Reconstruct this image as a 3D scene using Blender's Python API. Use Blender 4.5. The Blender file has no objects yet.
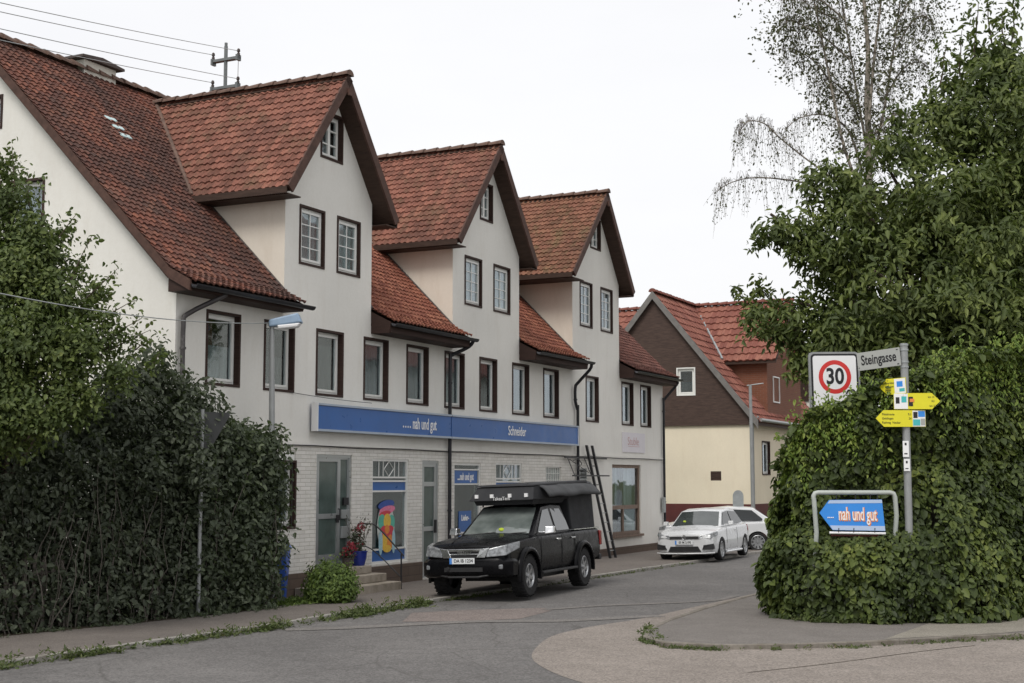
import bpy, bmesh, math, random
import numpy as np
from mathutils import Vector, Matrix, geometry, noise
random.seed(7); rng = np.random.default_rng(11)
R = math.radians
sc = bpy.context.scene
COL = sc.collection

# ------------------------------------------------------------------ frames
TH = R(26.0); H = 2.3; F = 1385.0; PIT = R(5.735)
AX = Vector((math.sin(TH), math.cos(TH), 0)); NX = Vector((math.cos(TH), -math.sin(TH), 0)); D0 = -15.7936
def W(s, o, z): return AX*s + NX*(D0+o) + Vector((0, 0, z))      # along the street, out from the facade, up
def I(x, y, z): return Vector((x, y, z))
CP, SP = math.cos(PIT), math.sin(PIT)
def at(px, py, Y):                                                # a point of the place at ground distance Y
    d = Vector((0, CP, SP)) + Vector((1, 0, 0))*((px-512)/F) - Vector((0, -SP, CP))*((py-341.5)/F)
    return Vector((0, 0, H)) + d*(Y/d.y)

# ------------------------------------------------------------------ objects
MINV = {}
def thing(name, label, cat, loc=(0, 0, 0), rz=0.0, group=None):
    o = bpy.data.objects.new(name, None); COL.objects.link(o)
    o.empty_display_size = .2
    o.location = loc; o.rotation_euler = (0, 0, rz)
    MINV[o.name] = (Matrix.Translation(Vector(loc)) @ Matrix.Rotation(rz, 4, 'Z')).inverted()
    o['label'] = label; o['category'] = cat
    if group: o['group'] = group
    return o
def tag(o, label, cat, group=None):
    o['label'] = label; o['category'] = cat
    if group: o['group'] = group
    return o
def kind(o, k): o['kind'] = k; return o
def root_of(o):
    while o.parent: o = o.parent
    return o

class MB:
    def __init__(s, T=W): s.v = []; s.f = []; s.m = []; s.r = None; s.T = T
    def add(s, vs, fs, mi=0, raw=False):
        b = len(s.v)
        for p in vs: s.v.append(Vector(p) if raw else s.T(*p))
        for f in fs: s.f.append(tuple(b+i for i in f)); s.m.append(mi)
        return s
    def hexa(s, P, mi=0, raw=False):
        return s.add(P, [(0, 3, 2, 1), (4, 5, 6, 7), (0, 1, 5, 4), (1, 2, 6, 5), (2, 3, 7, 6), (3, 0, 4, 7)], mi, raw)
    def box(s, a0, a1, b0, b1, c0, c1, mi=0):
        return s.hexa([(a0, b0, c0), (a1, b0, c0), (a1, b1, c0), (a0, b1, c0), (a0, b0, c1), (a1, b0, c1), (a1, b1, c1), (a0, b1, c1)], mi)
    def poly(s, P, mi=0, raw=False): return s.add(P, [tuple(range(len(P)))], mi, raw)
    def prism(s, P, ext, mi=0):            # P in T coordinates, ext vector in T coordinates
        n = len(P); Q = [tuple(a+b for a, b in zip(p, ext)) for p in P]
        fs = [tuple(range(n-1, -1, -1)), tuple(range(n, 2*n))] + [(i, (i+1) % n, n+(i+1) % n, n+i) for i in range(n)]
        return s.add(list(P)+Q, fs, mi)
    def tube(s, pts, r, n=6, mi=0, raw=False, cap=True):
        P = [Vector(p) if raw else s.T(*p) for p in pts]
        if not hasattr(r, '__len__'): r = [r]*len(P)
        b = len(s.v); up = None
        for i, p in enumerate(P):
            d = (P[min(i+1, len(P)-1)] - P[max(i-1, 0)])
            if d.length < 1e-9: d = Vector((0, 0, 1))
            d.normalize()
            if up is None: up = Vector((0, 0, 1)) if abs(d.z) < .9 else Vector((1, 0, 0))
            u = d.cross(up)
            if u.length < 1e-4: u = d.orthogonal()
            u.normalize(); w = u.cross(d).normalized(); up = w
            for k in range(n):
                t = 2*math.pi*k/n
                s.v.append(p + (u*math.cos(t)+w*math.sin(t))*r[i])
        for i in range(len(P)-1):
            for k in range(n):
                s.f.append((b+i*n+k, b+i*n+(k+1) % n, b+(i+1)*n+(k+1) % n, b+(i+1)*n+k)); s.m.append(mi)
        if cap:
            s.f.append(tuple(b+k for k in range(n-1, -1, -1))); s.m.append(mi)
            e = b+(len(P)-1)*n; s.f.append(tuple(e+k for k in range(n))); s.m.append(mi)
        return s
    def lathe(s, c, axis, prof, n=24, mi=0):   # prof: (radius, along axis); axis in T coordinates
        c0 = s.T(*c); d = (s.T(*(c[i]+axis[i] for i in range(3)))-c0).normalized()
        u = d.orthogonal().normalized(); w = d.cross(u)
        b = len(s.v)
        for (r, h) in prof:
            for k in range(n):
                t = 2*math.pi*k/n; s.v.append(c0+d*h+(u*math.cos(t)+w*math.sin(t))*max(r, 1e-4))
        for i in range(len(prof)-1):
            for k in range(n):
                s.f.append((b+i*n+k, b+i*n+(k+1) % n, b+(i+1)*n+(k+1) % n, b+(i+1)*n+k)); s.m.append(mi)
        return s
    def blob(s, c, r, nu=10, nv=7, amp=.1, mi=0):
        b = len(s.v); c = s.T(*c)
        for j in range(nv+1):
            ph = math.pi*j/nv
            for i in range(nu):
                t = 2*math.pi*i/nu
                q = Vector((math.sin(ph)*math.cos(t)*r[0], math.sin(ph)*math.sin(t)*r[1], math.cos(ph)*r[2]))
                s.v.append(c+q*(1+amp*noise.noise(q*3+c)))
        for j in range(nv):
            for i in range(nu):
                s.f.append((b+j*nu+i, b+j*nu+(i+1) % nu, b+(j+1)*nu+(i+1) % nu, b+(j+1)*nu+i)); s.m.append(mi)
        return s
    def build(s, name, mats, parent=None, smooth=None, bevel=0, recalc=True):
        if not isinstance(mats, (list, tuple)): mats = [mats]
        me = bpy.data.meshes.new(name)
        V = s.v
        if parent is not None:
            M = MINV[root_of(parent).name]; V = [M @ p for p in V]
            org = None
        else:
            org = sum((Vector((p.x, p.y, 0)) for p in V), Vector())/max(1, len(V)); org.z = min(p.z for p in V)
            V = [p-org for p in V]
        me.from_pydata([tuple(p) for p in V], [], s.f)
        for m in mats: me.materials.append(m)
        me.polygons.foreach_set('material_index', s.m)
        if s.r is not None:
            a = me.attributes.new('rnd', 'FLOAT', 'FACE'); a.data.foreach_set('value', s.r)
        if recalc:
            bm = bmesh.new(); bm.from_mesh(me); bmesh.ops.recalc_face_normals(bm, faces=bm.faces); bm.to_mesh(me); bm.free()
        if smooth is not None:
            me.polygons.foreach_set('use_smooth', [True]*len(me.polygons))
            me.set_sharp_from_angle(angle=R(smooth))
        me.update()
        o = bpy.data.objects.new(name, me); COL.objects.link(o)
        if org is not None: o.location = org
        if parent is not None: o.parent = parent
        if bevel:
            b = o.modifiers.new('bevel', 'BEVEL'); b.width = bevel; b.segments = 2; b.limit_method = 'ANGLE'; b.angle_limit = R(40)
        return o

def text_into(mb, txt, size, place, depth=.004, xs=1.0, bold=0.0, align='CENTER', mi=0):
    cu = bpy.data.curves.new('t', 'FONT'); cu.body = txt; cu.size = size; cu.extrude = depth/2; cu.offset = bold
    cu.align_x = align; cu.align_y = 'CENTER'; cu.resolution_u = 4
    ob = bpy.data.objects.new('t', cu); COL.objects.link(ob)
    dg = bpy.context.evaluated_depsgraph_get()
    me = bpy.data.meshes.new_from_object(ob.evaluated_get(dg))
    b = len(mb.v)
    for v in me.vertices: mb.v.append(place(v.co.x*xs, v.co.y, v.co.z+depth/2))
    for p in me.polygons: mb.f.append(tuple(b+i for i in p.vertices)); mb.m.append(mi)
    bpy.data.objects.remove(ob); bpy.data.curves.remove(cu); bpy.data.meshes.remove(me)

# ------------------------------------------------------------------ materials
def lerp(a, b, t): return tuple(x+(y-x)*t for x, y in zip(a, b))
class NT:
    def __init__(s, name):
        s.m = bpy.data.materials.new(name); s.m.use_nodes = True; s.t = s.m.node_tree; s.t.nodes.clear()
        s.out = s.n('ShaderNodeOutputMaterial'); s.tc = s.n('ShaderNodeTexCoord')
    def n(s, t, **k):
        x = s.t.nodes.new(t)
        for a, b in k.items(): setattr(x, a, b)
        return x
    def l(s, a, b): s.t.links.new(a, b)
    def noise(s, scale, detail=4, rough=.55, coord='Object', vec=None):
        x = s.n('ShaderNodeTexNoise'); x.inputs['Scale'].default_value = scale; x.inputs['Detail'].default_value = detail; x.inputs['Roughness'].default_value = rough
        s.l(vec if vec is not None else s.tc.outputs[coord], x.inputs['Vector']); return x.outputs['Fac']
    def ramp(s, src, stops, interp='LINEAR'):
        r = s.n('ShaderNodeValToRGB'); r.color_ramp.interpolation = interp; e = r.color_ramp.elements
        while len(e) < len(stops): e.new(.5)
        for x, (p, c) in zip(e, stops):
            x.position = p; x.color = (*c, 1) if hasattr(c, '__len__') else (c, c, c, 1)
        s.l(src, r.inputs[0]); return r.outputs[0]
    def mix(s, f, a, b, mode='MIX'):
        x = s.n('ShaderNodeMix', data_type='RGBA', blend_type=mode)
        for i, v in ((0, f), (6, a), (7, b)):
            if hasattr(v, 'is_linked'): s.l(v, x.inputs[i])
            elif i == 0: x.inputs[0].default_value = v
            else: x.inputs[i].default_value = (*v, 1)
        return x.outputs[2]
    def math(s, op, a, b=None, clamp=False):
        x = s.n('ShaderNodeMath', operation=op, use_clamp=clamp)
        for i, v in enumerate((a, b)):
            if v is None: continue
            if hasattr(v, 'is_linked'): s.l(v, x.inputs[i])
            else: x.inputs[i].default_value = v
        return x.outputs[0]
    def bump(s, h, strength=.3, dist=.01):
        b = s.n('ShaderNodeBump'); b.inputs['Strength'].default_value = strength; b.inputs['Distance'].default_value = dist
        s.l(h, b.inputs['Height']); return b.outputs[0]
    def pbr(s, col, rough=.7, metal=0, normal=None, spec=.5, coat=0, ior=None, alpha=None):
        p = s.n('ShaderNodeBsdfPrincipled')
        if hasattr(col, 'is_linked'): s.l(col, p.inputs['Base Color'])
        else: p.inputs['Base Color'].default_value = (*col, 1)
        if hasattr(rough, 'is_linked'): s.l(rough, p.inputs['Roughness'])
        else: p.inputs['Roughness'].default_value = rough
        p.inputs['Metallic'].default_value = metal; p.inputs['Specular IOR Level'].default_value = spec
        if ior: p.inputs['IOR'].default_value = ior
        p.inputs['Coat Weight'].default_value = coat; p.inputs['Coat Roughness'].default_value = .03
        if normal is not None: s.l(normal, p.inputs['Normal'])
        s.l(p.outputs[0], s.out.inputs[0]); return p

def simple(name, col, rough=.6, var=.15, scale=6, bump=0.0, metal=0, spec=.5, coat=0, dirt=None):
    t = NT(name); a = t.noise(scale, 5, .6)
    c = t.ramp(a, [(.25, tuple(x*(1-var) for x in col)), (.75, tuple(min(1, x*(1+var)) for x in col))])
    if dirt:
        d = t.ramp(t.noise(scale*.35, 6, .7), [(.5, 0.0), (.75, 1.0)])
        c = t.mix(d, c, dirt)
    nr = t.bump(t.noise(scale*12, 3), bump, .01) if bump else None
    rr = t.ramp(t.noise(scale*2, 3), [(.3, max(0, rough-.08)), (.7, min(1, rough+.08))])
    t.pbr(c, rr, metal, nr, spec, coat); return t.m

M = {}
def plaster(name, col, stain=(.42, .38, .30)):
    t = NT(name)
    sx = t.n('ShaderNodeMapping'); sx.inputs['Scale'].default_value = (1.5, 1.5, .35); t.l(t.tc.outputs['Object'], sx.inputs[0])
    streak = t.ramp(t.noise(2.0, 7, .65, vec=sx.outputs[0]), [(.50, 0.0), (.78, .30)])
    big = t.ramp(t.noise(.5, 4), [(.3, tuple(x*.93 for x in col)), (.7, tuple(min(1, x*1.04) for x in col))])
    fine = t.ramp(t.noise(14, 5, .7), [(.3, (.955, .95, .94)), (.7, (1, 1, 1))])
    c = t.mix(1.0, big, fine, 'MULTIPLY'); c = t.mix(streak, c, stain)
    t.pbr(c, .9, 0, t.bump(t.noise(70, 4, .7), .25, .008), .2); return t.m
M['plaster'] = plaster('plaster_offwhite', (.80, .785, .74), (.58, .54, .47))
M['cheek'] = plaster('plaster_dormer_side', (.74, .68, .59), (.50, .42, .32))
M['cream'] = plaster('plaster_cream', (.80, .72, .57), (.62, .52, .38))
M['pale'] = plaster('plaster_pale', (.66, .65, .60))
def brick_paint(name, col, mort, sc_=1.0, bw=.26, rh=.095, bs=.35):
    t = NT(name)
    sep = t.n('ShaderNodeSeparateXYZ'); t.l(t.tc.outputs['Object'], sep.inputs[0])
    cb = t.n('ShaderNodeCombineXYZ'); t.l(t.math('ADD', sep.outputs[0], sep.outputs[1]), cb.inputs[0]); t.l(sep.outputs[2], cb.inputs[1])
    b = t.n('ShaderNodeTexBrick'); t.l(cb.outputs[0], b.inputs['Vector'])
    b.inputs['Scale'].default_value = sc_; b.inputs['Brick Width'].default_value = bw; b.inputs['Row Height'].default_value = rh
    b.inputs['Mortar Size'].default_value = .008; b.inputs['Mortar Smooth'].default_value = .4
    b.inputs['Color1'].default_value = (*[x*1.02 for x in col], 1); b.inputs['Color2'].default_value = (*[x*.9 for x in col], 1); b.inputs['Mortar'].default_value = (*mort, 1)
    f = t.ramp(t.noise(4, 6, .7), [(.3, (.86, .85, .82)), (.7, (1, 1, 1))])
    c = t.mix(1.0, b.outputs['Color'], f, 'MULTIPLY')
    inv = t.math('SUBTRACT', 1.0, b.outputs['Fac'])
    t.pbr(c, .75, 0, t.bump(inv, bs, .012), .3); return t.m
M['brick_white'] = brick_paint('painted_brick', (.81, .79, .75), (.60, .575, .53), rh=.078, bw=.34, bs=.6)
M['brick_red'] = brick_paint('brick_red', (.21, .08, .045), (.20, .12, .09), 1, .25, .08)
M['plinth'] = brick_paint('plinth_stone', (.135, .10, .08), (.08, .06, .05), 1, .5, .2)
def tile_mat(name, stops, moss=(.13, .12, .06), mossamt=.5, dark=(.05, .03, .025), darkpos=(.5, .72), glaze=.5):
    t = NT(name); at_ = t.n('ShaderNodeAttribute'); at_.attribute_name = 'rnd'
    v = t.math('ADD', t.math('ADD', t.math('MULTIPLY', at_.outputs['Fac'], .40), .12), t.math('MULTIPLY', t.noise(.9, 5, .65), .55), True)
    c = t.ramp(v, stops)
    mo = t.ramp(t.noise(1.3, 7, .75), [(.50, 0.0), (.72, mossamt)]); c = t.mix(mo, c, moss)
    dk = t.ramp(t.noise(.45, 5, .7), [(darkpos[0], 0.0), (darkpos[1], .75)]); c = t.mix(dk, c, dark)
    sp = t.ramp(t.noise(38, 4, .75), [(.32, (.45, .43, .42)), (.58, (1.08, 1.08, 1.08))]); c = t.mix(1.0, c, sp, 'MULTIPLY')
    t.pbr(c, .82, 0, t.bump(t.noise(60, 3), .35, .006), .3); return t.m
ORG = [(.15, (.085, .034, .026)), (.42, (.20, .068, .045)), (.62, (.285, .104, .067)), (.85, (.38, .16, .10))]
M['tile_main'] = tile_mat('clay_tile_dark', [(.15, (.055, .028, .024)), (.42, (.125, .053, .040)), (.66, (.21, .078, .052)), (.9, (.34, .14, .085))], (.10, .085, .07), .6, (.055, .036, .032), (.42, .60))
M['tile_orange'] = tile_mat('clay_tile_orange', ORG, (.15, .12, .06), .25, (.09, .045, .03), (.58, .8))
M['tile_dormer'] = tile_mat('clay_tile_dormer', [(.15, (.085, .04, .030)), (.42, (.175, .075, .052)), (.62, (.235, .098, .070)), (.85, (.34, .145, .10))], (.16, .135, .075), .6)
M['tile_moss'] = tile_mat('clay_tile_mossy', [(.15, (.08, .045, .028)), (.42, (.16, .078, .046)), (.62, (.23, .10, .065)), (.85, (.29, .14, .085))], (.15, .135, .06), .75)
M['tile_purple'] = tile_mat('clay_tile_brown', [(.15, (.07, .035, .03)), (.5, (.15, .065, .052)), (.85, (.23, .10, .078))], (.12, .09, .06), .2)
M['tile_red'] = tile_mat('clay_tile_red', [(.15, (.13, .05, .042)), (.5, (.235, .085, .063)), (.85, (.33, .14, .10))], (.25, .13, .10), .35, (.10, .03, .025), (.6, .85))
M['ridge'] = simple('ridge_tile_weathered', (.13, .08, .06), .85, .45, 7, .3)
def wood(name, col, sx=(1, 1, 14)):
    t = NT(name); mp = t.n('ShaderNodeMapping'); mp.inputs['Scale'].default_value = sx; t.l(t.tc.outputs['Object'], mp.inputs[0])
    c = t.ramp(t.noise(3, 6, .7, vec=mp.outputs[0]), [(.3, tuple(x*.6 for x in col)), (.7, tuple(x*1.3 for x in col))])
    t.pbr(c, .7, 0, t.bump(t.noise(9, 5, vec=mp.outputs[0]), .3, .006), .3); return t.m
M['brown'] = wood('wood_dark_brown', (.042, .022, .017))
M['soffit'] = wood('wood_soffit', (.055, .033, .024), (6, 1, 6))
M['barge'] = wood('wood_bargeboard', (.085, .045, .034), (2, 2, 2))
M['pinkboard'] = wood('wood_bleached', (.30, .17, .13), (2, 2, 2))
M['board_brown'] = wood('boarding_brown', (.072, .046, .037), (1, 1, 8))
M['oak'] = wood('wood_greyed_oak', (.22, .16, .125), (6, 6, 1))
M['white'] = simple('white_paint_frame', (.76, .76, .73), .35, .05, 3)
M['alu'] = simple('aluminium_frame', (.42, .44, .44), .35, .08, 3, 0, .55)
M['metal'] = simple('galvanised_metal', (.36, .38, .38), .45, .15, 9, .1, .6)
M['mast_steel'] = simple('mast_steel', (.16, .17, .17), .5, .2, 9, .1, .4)
M['lamp_blue'] = simple('lamp_housing_paint', (.22, .31, .42), .4, .15, 5)
M['black_metal'] = simple('black_metal', (.018, .018, .02), .5, .3, 8)
M['gutter'] = simple('gutter_dark', (.022, .022, .026), .4, .3, 6, 0, .3)
M['white_pipe'] = simple('flaking_pipe', (.05, .045, .045), .5, .3, 5, 0, 0, .5, 0, (.35, .34, .33))
M['dark'] = simple('dark_room', (.018, .017, .016), .9, .3, 2)
M['concrete'] = simple('concrete_step', (.33, .29, .24), .9, .18, 7, .4, 0, .2, 0, (.19, .16, .12))
M['kerb_old'] = simple('kerb_weathered', (.20, .18, .155), .9, .35, 7, .5, 0, .2, 0, (.10, .085, .06))
M['kerb'] = simple('kerb_concrete', (.30, .285, .26), .9, .2, 6, .5, 0, .2, 0, (.17, .15, .12))
M['blue_sign'] = simple('blue_sign_panel', (.025, .115, .36), .35, .10, 2)
M['sky_blue_sign'] = simple('blue_arrow_panel', (.035, .25, .72), .35, .06, 2)
M['sign_pale'] = simple('pale_blue_band', (.42, .53, .72), .4, .05, 2)
M['sign_white'] = simple('white_sign_face', (.82, .82, .82), .4, .03, 2)
M['dirty_white'] = simple('faded_white_sign', (.68, .65, .68), .6, .05, 5)
M['pink_ink'] = simple('faded_pink_ink', (.55, .36, .36), .6, .1, 5)
M['sign_red'] = simple('red_sign_paint', (.62, .035, .03), .4, .05, 2)
M['ink'] = simple('black_sign_paint', (.012, .012, .014), .5, .1, 2)
M['orange_ink'] = simple('orange_sign_paint', (.75, .25, .06), .5, .1, 2)
M['yellow_sign'] = simple('yellow_sign_paint', (.72, .66, .02), .4, .06, 3)
M['teal'] = simple('teal_sign_paint', (.06, .45, .45), .4, .1, 3)
M['grey_plate'] = simple('street_plate_grey', (.36, .37, .35), .5, .06, 3)
M['stucco_grey'] = simple('chimney_render', (.55, .54, .48), .9, .15, 4, .4)
M['slab'] = simple('chimney_slab', (.075, .06, .055), .9, .25, 5, .4)
M['bin_blue'] = simple('bin_blue_plastic', (.035, .10, .42), .45, .1, 4)
M['pot_blue'] = simple('glazed_pot_blue', (.02, .035, .22), .2, .1, 4)
M['petal'] = simple('red_petals', (.26, .02, .035), .6, .3, 30)
M['pole_grey'] = simple('pole_grey_paint', (.30, .31, .31), .5, .12, 5, 0, .3)
M['tube_grey'] = simple('tube_frame_grey', (.40, .43, .40), .45, .12, 5)
M['bark'] = simple('bark_brown', (.10, .075, .055), .95, .35, 9, .6)
M['bark_grey'] = simple('bark_grey', (.12, .105, .09), .95, .3, 12, .5)
t = NT('birch_bark'); c = t.ramp(t.noise(5, 5, .7), [(.45, (.34, .30, .25)), (.62, (.07, .06, .05))]); t.pbr(c, .9); M['birch'] = t.m
M['maroon'] = simple('plinth_maroon', (.10, .024, .022), .8, .25, 3, .3)
M['rubber'] = simple('tyre_rubber', (.013, .013, .014), .85, .2, 20, .3)
M['rim'] = simple('alloy_rim', (.42, .43, .44), .35, .1, 5, 0, .8)
M['steel_rim'] = simple('dark_rim', (.14, .14, .15), .4, .2, 5, 0, .7)
M['chrome'] = simple('chrome_trim', (.68, .69, .70), .18, .06, 5, 0, .9)
M['paint_black'] = simple('car_paint_black', (.006, .006, .007), .26, .1, 3, 0, 0, .12, 0)
M['paint_white'] = simple('car_paint_white', (.66, .67, .68), .3, .03, 2, 0, 0, .5, .6)
M['trim_black'] = simple('car_trim_plastic', (.02, .02, .021), .6, .2, 9)
M['canvas'] = simple('black_canvas', (.022, .023, .026), .8, .35, 4, .4)
M['canvas_grey'] = simple('grey_canvas_cover', (.050, .052, .055), .75, .3, 4, .4)
M['tail_red'] = simple('tail_light_red', (.28, .012, .01), .2, .1, 5, 0, 0, .5, .5)
M['lamp_glass'] = simple('headlight_glass', (.23, .24, .25), .15, .7, 14, 0, .2, .5, .4)
M['plate'] = simple('number_plate_white', (.72, .74, .75), .4, .04, 3)
M['plate_blue'] = simple('plate_blue_band', (.08, .25, .65), .4, .05, 3)
M['hiviz'] = simple('yellow_vest_fabric', (.42, .52, .03), .7, .2, 20)
t = NT('car_glass'); t.pbr(t.ramp(t.noise(1.7, 3), [(.3, (.035, .042, .042)), (.7, (.07, .08, .078))]), .04, 0, None, .7, .3, 1.6); M['car_glass'] = t.m
M['side_glass'] = simple('side_window_glass', (.03, .034, .036), .06, .2, 2, 0, 0, .35)
t = NT('screen_glass'); t.pbr(t.ramp(t.noise(2.2, 3), [(.3, (.07, .085, .08)), (.7, (.19, .215, .205))]), .05, 0, None, .7, .4, 1.6); M['screen_glass'] = t.m  # pickup windscreen: grey sky reflection put into the mottled base colour
def glass(name, tint=(.75, .8, .8), refl=1.0):
    t = NT(name); lw = t.n('ShaderNodeLayerWeight'); lw.inputs[0].default_value = .5
    fr = t.math('ADD', .13, t.math('MULTIPLY', t.math('POWER', lw.outputs['Facing'], 4.0), .7))
    g = t.n('ShaderNodeBsdfGlossy'); g.inputs['Roughness'].default_value = .03; g.inputs['Color'].default_value = (.9, .95, 1, 1)
    nz = t.bump(t.noise(1.5, 2), .06, .05); t.l(nz, g.inputs['Normal'])
    tr = t.n('ShaderNodeBsdfTransparent'); tr.inputs[0].default_value = (*tint, 1)
    mx = t.n('ShaderNodeMixShader'); t.l(t.math('MULTIPLY', fr, refl, True), mx.inputs[0]); t.l(tr.outputs[0], mx.inputs[1]); t.l(g.outputs[0], mx.inputs[2])
    t.l(mx.outputs[0], t.out.inputs[0]); return t.m
M['glass'] = glass('window_glass')
M['glass_green'] = simple('ribbed_green_glass', (.085, .115, .105), .16, .25, 3, 0, 0, .6)
def curtain(name, col, s=40):
    t = NT(name); mp = t.n('ShaderNodeMapping'); mp.inputs['Scale'].default_value = (s, s, .6); t.l(t.tc.outputs['Object'], mp.inputs[0])
    c = t.ramp(t.noise(1, 2, .5, vec=mp.outputs[0]), [(.3, tuple(x*.6 for x in col)), (.7, col)])
    t.pbr(c, .9); return t.m
M['cur_white'] = curtain('sheer_curtain_white', (.88, .89, .90), 9)
M['cur_grey'] = curtain('sheer_curtain_grey', (.52, .53, .55), 12)
M['cur_dim'] = curtain('curtain_dim', (.13, .13, .13), 10)
M['cur_red'] = curtain('curtain_red', (.17, .06, .04), 10)
M['cur_brown'] = curtain('curtain_brown', (.20, .15, .11), 8)
def foliage(name, stops, clump=.45, cs=1.3, transl=.25, rough=.55, spec=.35):
    t = NT(name); a = t.n('ShaderNodeAttribute'); a.attribute_name = 'rnd'
    v = t.math('ADD', t.math('MULTIPLY', a.outputs['Fac'], 1-clump), t.math('MULTIPLY', t.noise(cs, 4, .6), clump*1.6))
    v = t.math('SUBTRACT', v, clump*.3, True)
    c = t.ramp(v, stops)
    p = t.n('ShaderNodeBsdfPrincipled'); t.l(c, p.inputs['Base Color']); p.inputs['Roughness'].default_value = rough; p.inputs['Specular IOR Level'].default_value = spec
    tr = t.n('ShaderNodeBsdfTranslucent'); t.l(t.mix(.5, c, (.12, .20, .02)), tr.inputs[0])
    mx = t.n('ShaderNodeMixShader'); mx.inputs[0].default_value = transl; t.l(p.outputs[0], mx.inputs[1]); t.l(tr.outputs[0], mx.inputs[2]); t.l(mx.outputs[0], t.out.inputs[0])
    return t.m
M['leaf_tree'] = foliage('leaves_walnut', [(.1, (.030, .044, .014)), (.42, (.076, .104, .028)), (.70, (.155, .19, .048)), (.93, (.28, .31, .09))])
M['leaf_light'] = foliage('leaves_hornbeam', [(.1, (.034, .050, .016)), (.45, (.080, .112, .032)), (.75, (.15, .185, .05)), (.95, (.27, .27, .08))])
M['leaf_dark'] = foliage('leaves_lilac_dusty', [(.1, (.028, .035, .024)), (.5, (.070, .085, .055)), (.8, (.125, .145, .095)), (.96, (.19, .205, .145))], .3)
M['leaf_hedge'] = foliage('leaves_hedge_dark', [(.1, (.028, .037, .022)), (.5, (.064, .082, .048)), (.8, (.115, .14, .08)), (.96, (.20, .23, .14))], .3)
M['leaf_ivy'] = foliage('leaves_ivy', [(.08, (.015, .022, .008)), (.38, (.042, .062, .017)), (.62, (.088, .120, .029)), (.83, (.17, .205, .044)), (.96, (.32, .32, .085))], .6, .8)
M['leaf_strand'] = foliage('leaves_ivy_new', [(.1, (.09, .15, .025)), (.5, (.15, .22, .035)), (.9, (.25, .30, .06))], .3)
M['leaf_birch'] = foliage('leaves_birch', [(.1, (.05, .05, .035)), (.5, (.09, .09, .055)), (.9, (.16, .16, .09))], .3)
M['leaf_bush'] = foliage('leaves_box_bush', [(.1, (.04, .065, .014)), (.5, (.085, .135, .026)), (.9, (.17, .23, .045))], .3)
M['weed'] = foliage('weed_leaves', [(.1, (.04, .055, .02)), (.5, (.085, .115, .035)), (.78, (.13, .14, .055)), (.92, (.17, .10, .06))], .4, 2)

def ground_mat(name, c0, c1, patch=None, rough=.92, crack=.0, sp=150):
    t = NT(name)
    big = t.ramp(t.noise(.35, 6, .6), [(.3, c0), (.7, c1)])
    mid = t.ramp(t.noise(2.4, 7, .7), [(.3, (.86, .855, .85)), (.7, (1.08, 1.08, 1.08))])
    v = t.n('ShaderNodeTexVoronoi'); v.inputs['Scale'].default_value = sp*.55; t.l(t.tc.outputs['Object'], v.inputs['Vector'])
    agg = t.ramp(v.outputs['Color'], [(.2, (.60, .59, .58)), (.8, (1.42, 1.40, 1.38))])
    fine = t.ramp(t.noise(sp, 3, .8), [(.32, (.70, .69, .68)), (.68, (1.2, 1.2, 1.2))])
    c = t.mix(1.0, big, mid, 'MULTIPLY'); c = t.mix(1.0, c, fine, 'MULTIPLY'); c = t.mix(.6, c, agg, 'MULTIPLY')
    if patch:
        d = t.ramp(t.noise(.8, 6, .75), [(.56, 0.0), (.72, .55)]); c = t.mix(d, c, patch)
    if crack:
        w = t.n('ShaderNodeTexVoronoi', feature='DISTANCE_TO_EDGE'); w.inputs['Scale'].default_value = .42
        mp = t.n('ShaderNodeMix', data_type='VECTOR'); mp.inputs[0].default_value = .12
        nz = t.n('ShaderNodeTexNoise'); nz.inputs['Scale'].default_value = 2; nz.inputs['Detail'].default_value = 5
        t.l(t.tc.outputs['Object'], nz.inputs['Vector']); t.l(t.tc.outputs['Object'], mp.inputs[4]); t.l(nz.outputs['Color'], mp.inputs[5]); t.l(mp.outputs[1], w.inputs['Vector'])
        k = t.ramp(w.outputs['Distance'], [(0.0, crack), (.006, 0.0)]); c = t.mix(k, c, (.06, .055, .05))
    t.pbr(c, rough, 0, t.bump(t.noise(sp, 4, .8), .45, .006), .25); return t.m
M['asphalt'] = ground_mat('asphalt_worn', (.128, .124, .122), (.178, .172, .168), (.105, .102, .10), crack=.45, sp=70)
M['apron'] = ground_mat('asphalt_pale_patch', (.225, .20, .18), (.28, .25, .225), (.19, .172, .158), crack=.0, sp=80)
M['pink_patch'] = ground_mat('asphalt_reddish_patch', (.19, .165, .155), (.23, .195, .18), (.16, .15, .145), sp=80)
M['trench'] = ground_mat('trench_repair', (.175, .168, .16), (.225, .21, .20), (.15, .145, .14), sp=80)
M['pavement'] = ground_mat('pavement_asphalt', (.145, .13, .118), (.19, .17, .155), (.12, .10, .085))
M['pave_right'] = ground_mat('pavement_asphalt_right', (.165, .153, .143), (.205, .19, .177), (.14, .128, .115))
M['slabs'] = ground_mat('pavement_pale', (.24, .225, .19), (.28, .26, .225))
M['earth'] = ground_mat('earth_litter', (.055, .045, .032), (.09, .07, .05), (.10, .08, .055), sp=60)
M['field'] = ground_mat('grass_ground', (.05, .07, .025), (.08, .10, .035), (.09, .08, .05), sp=40)

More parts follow.
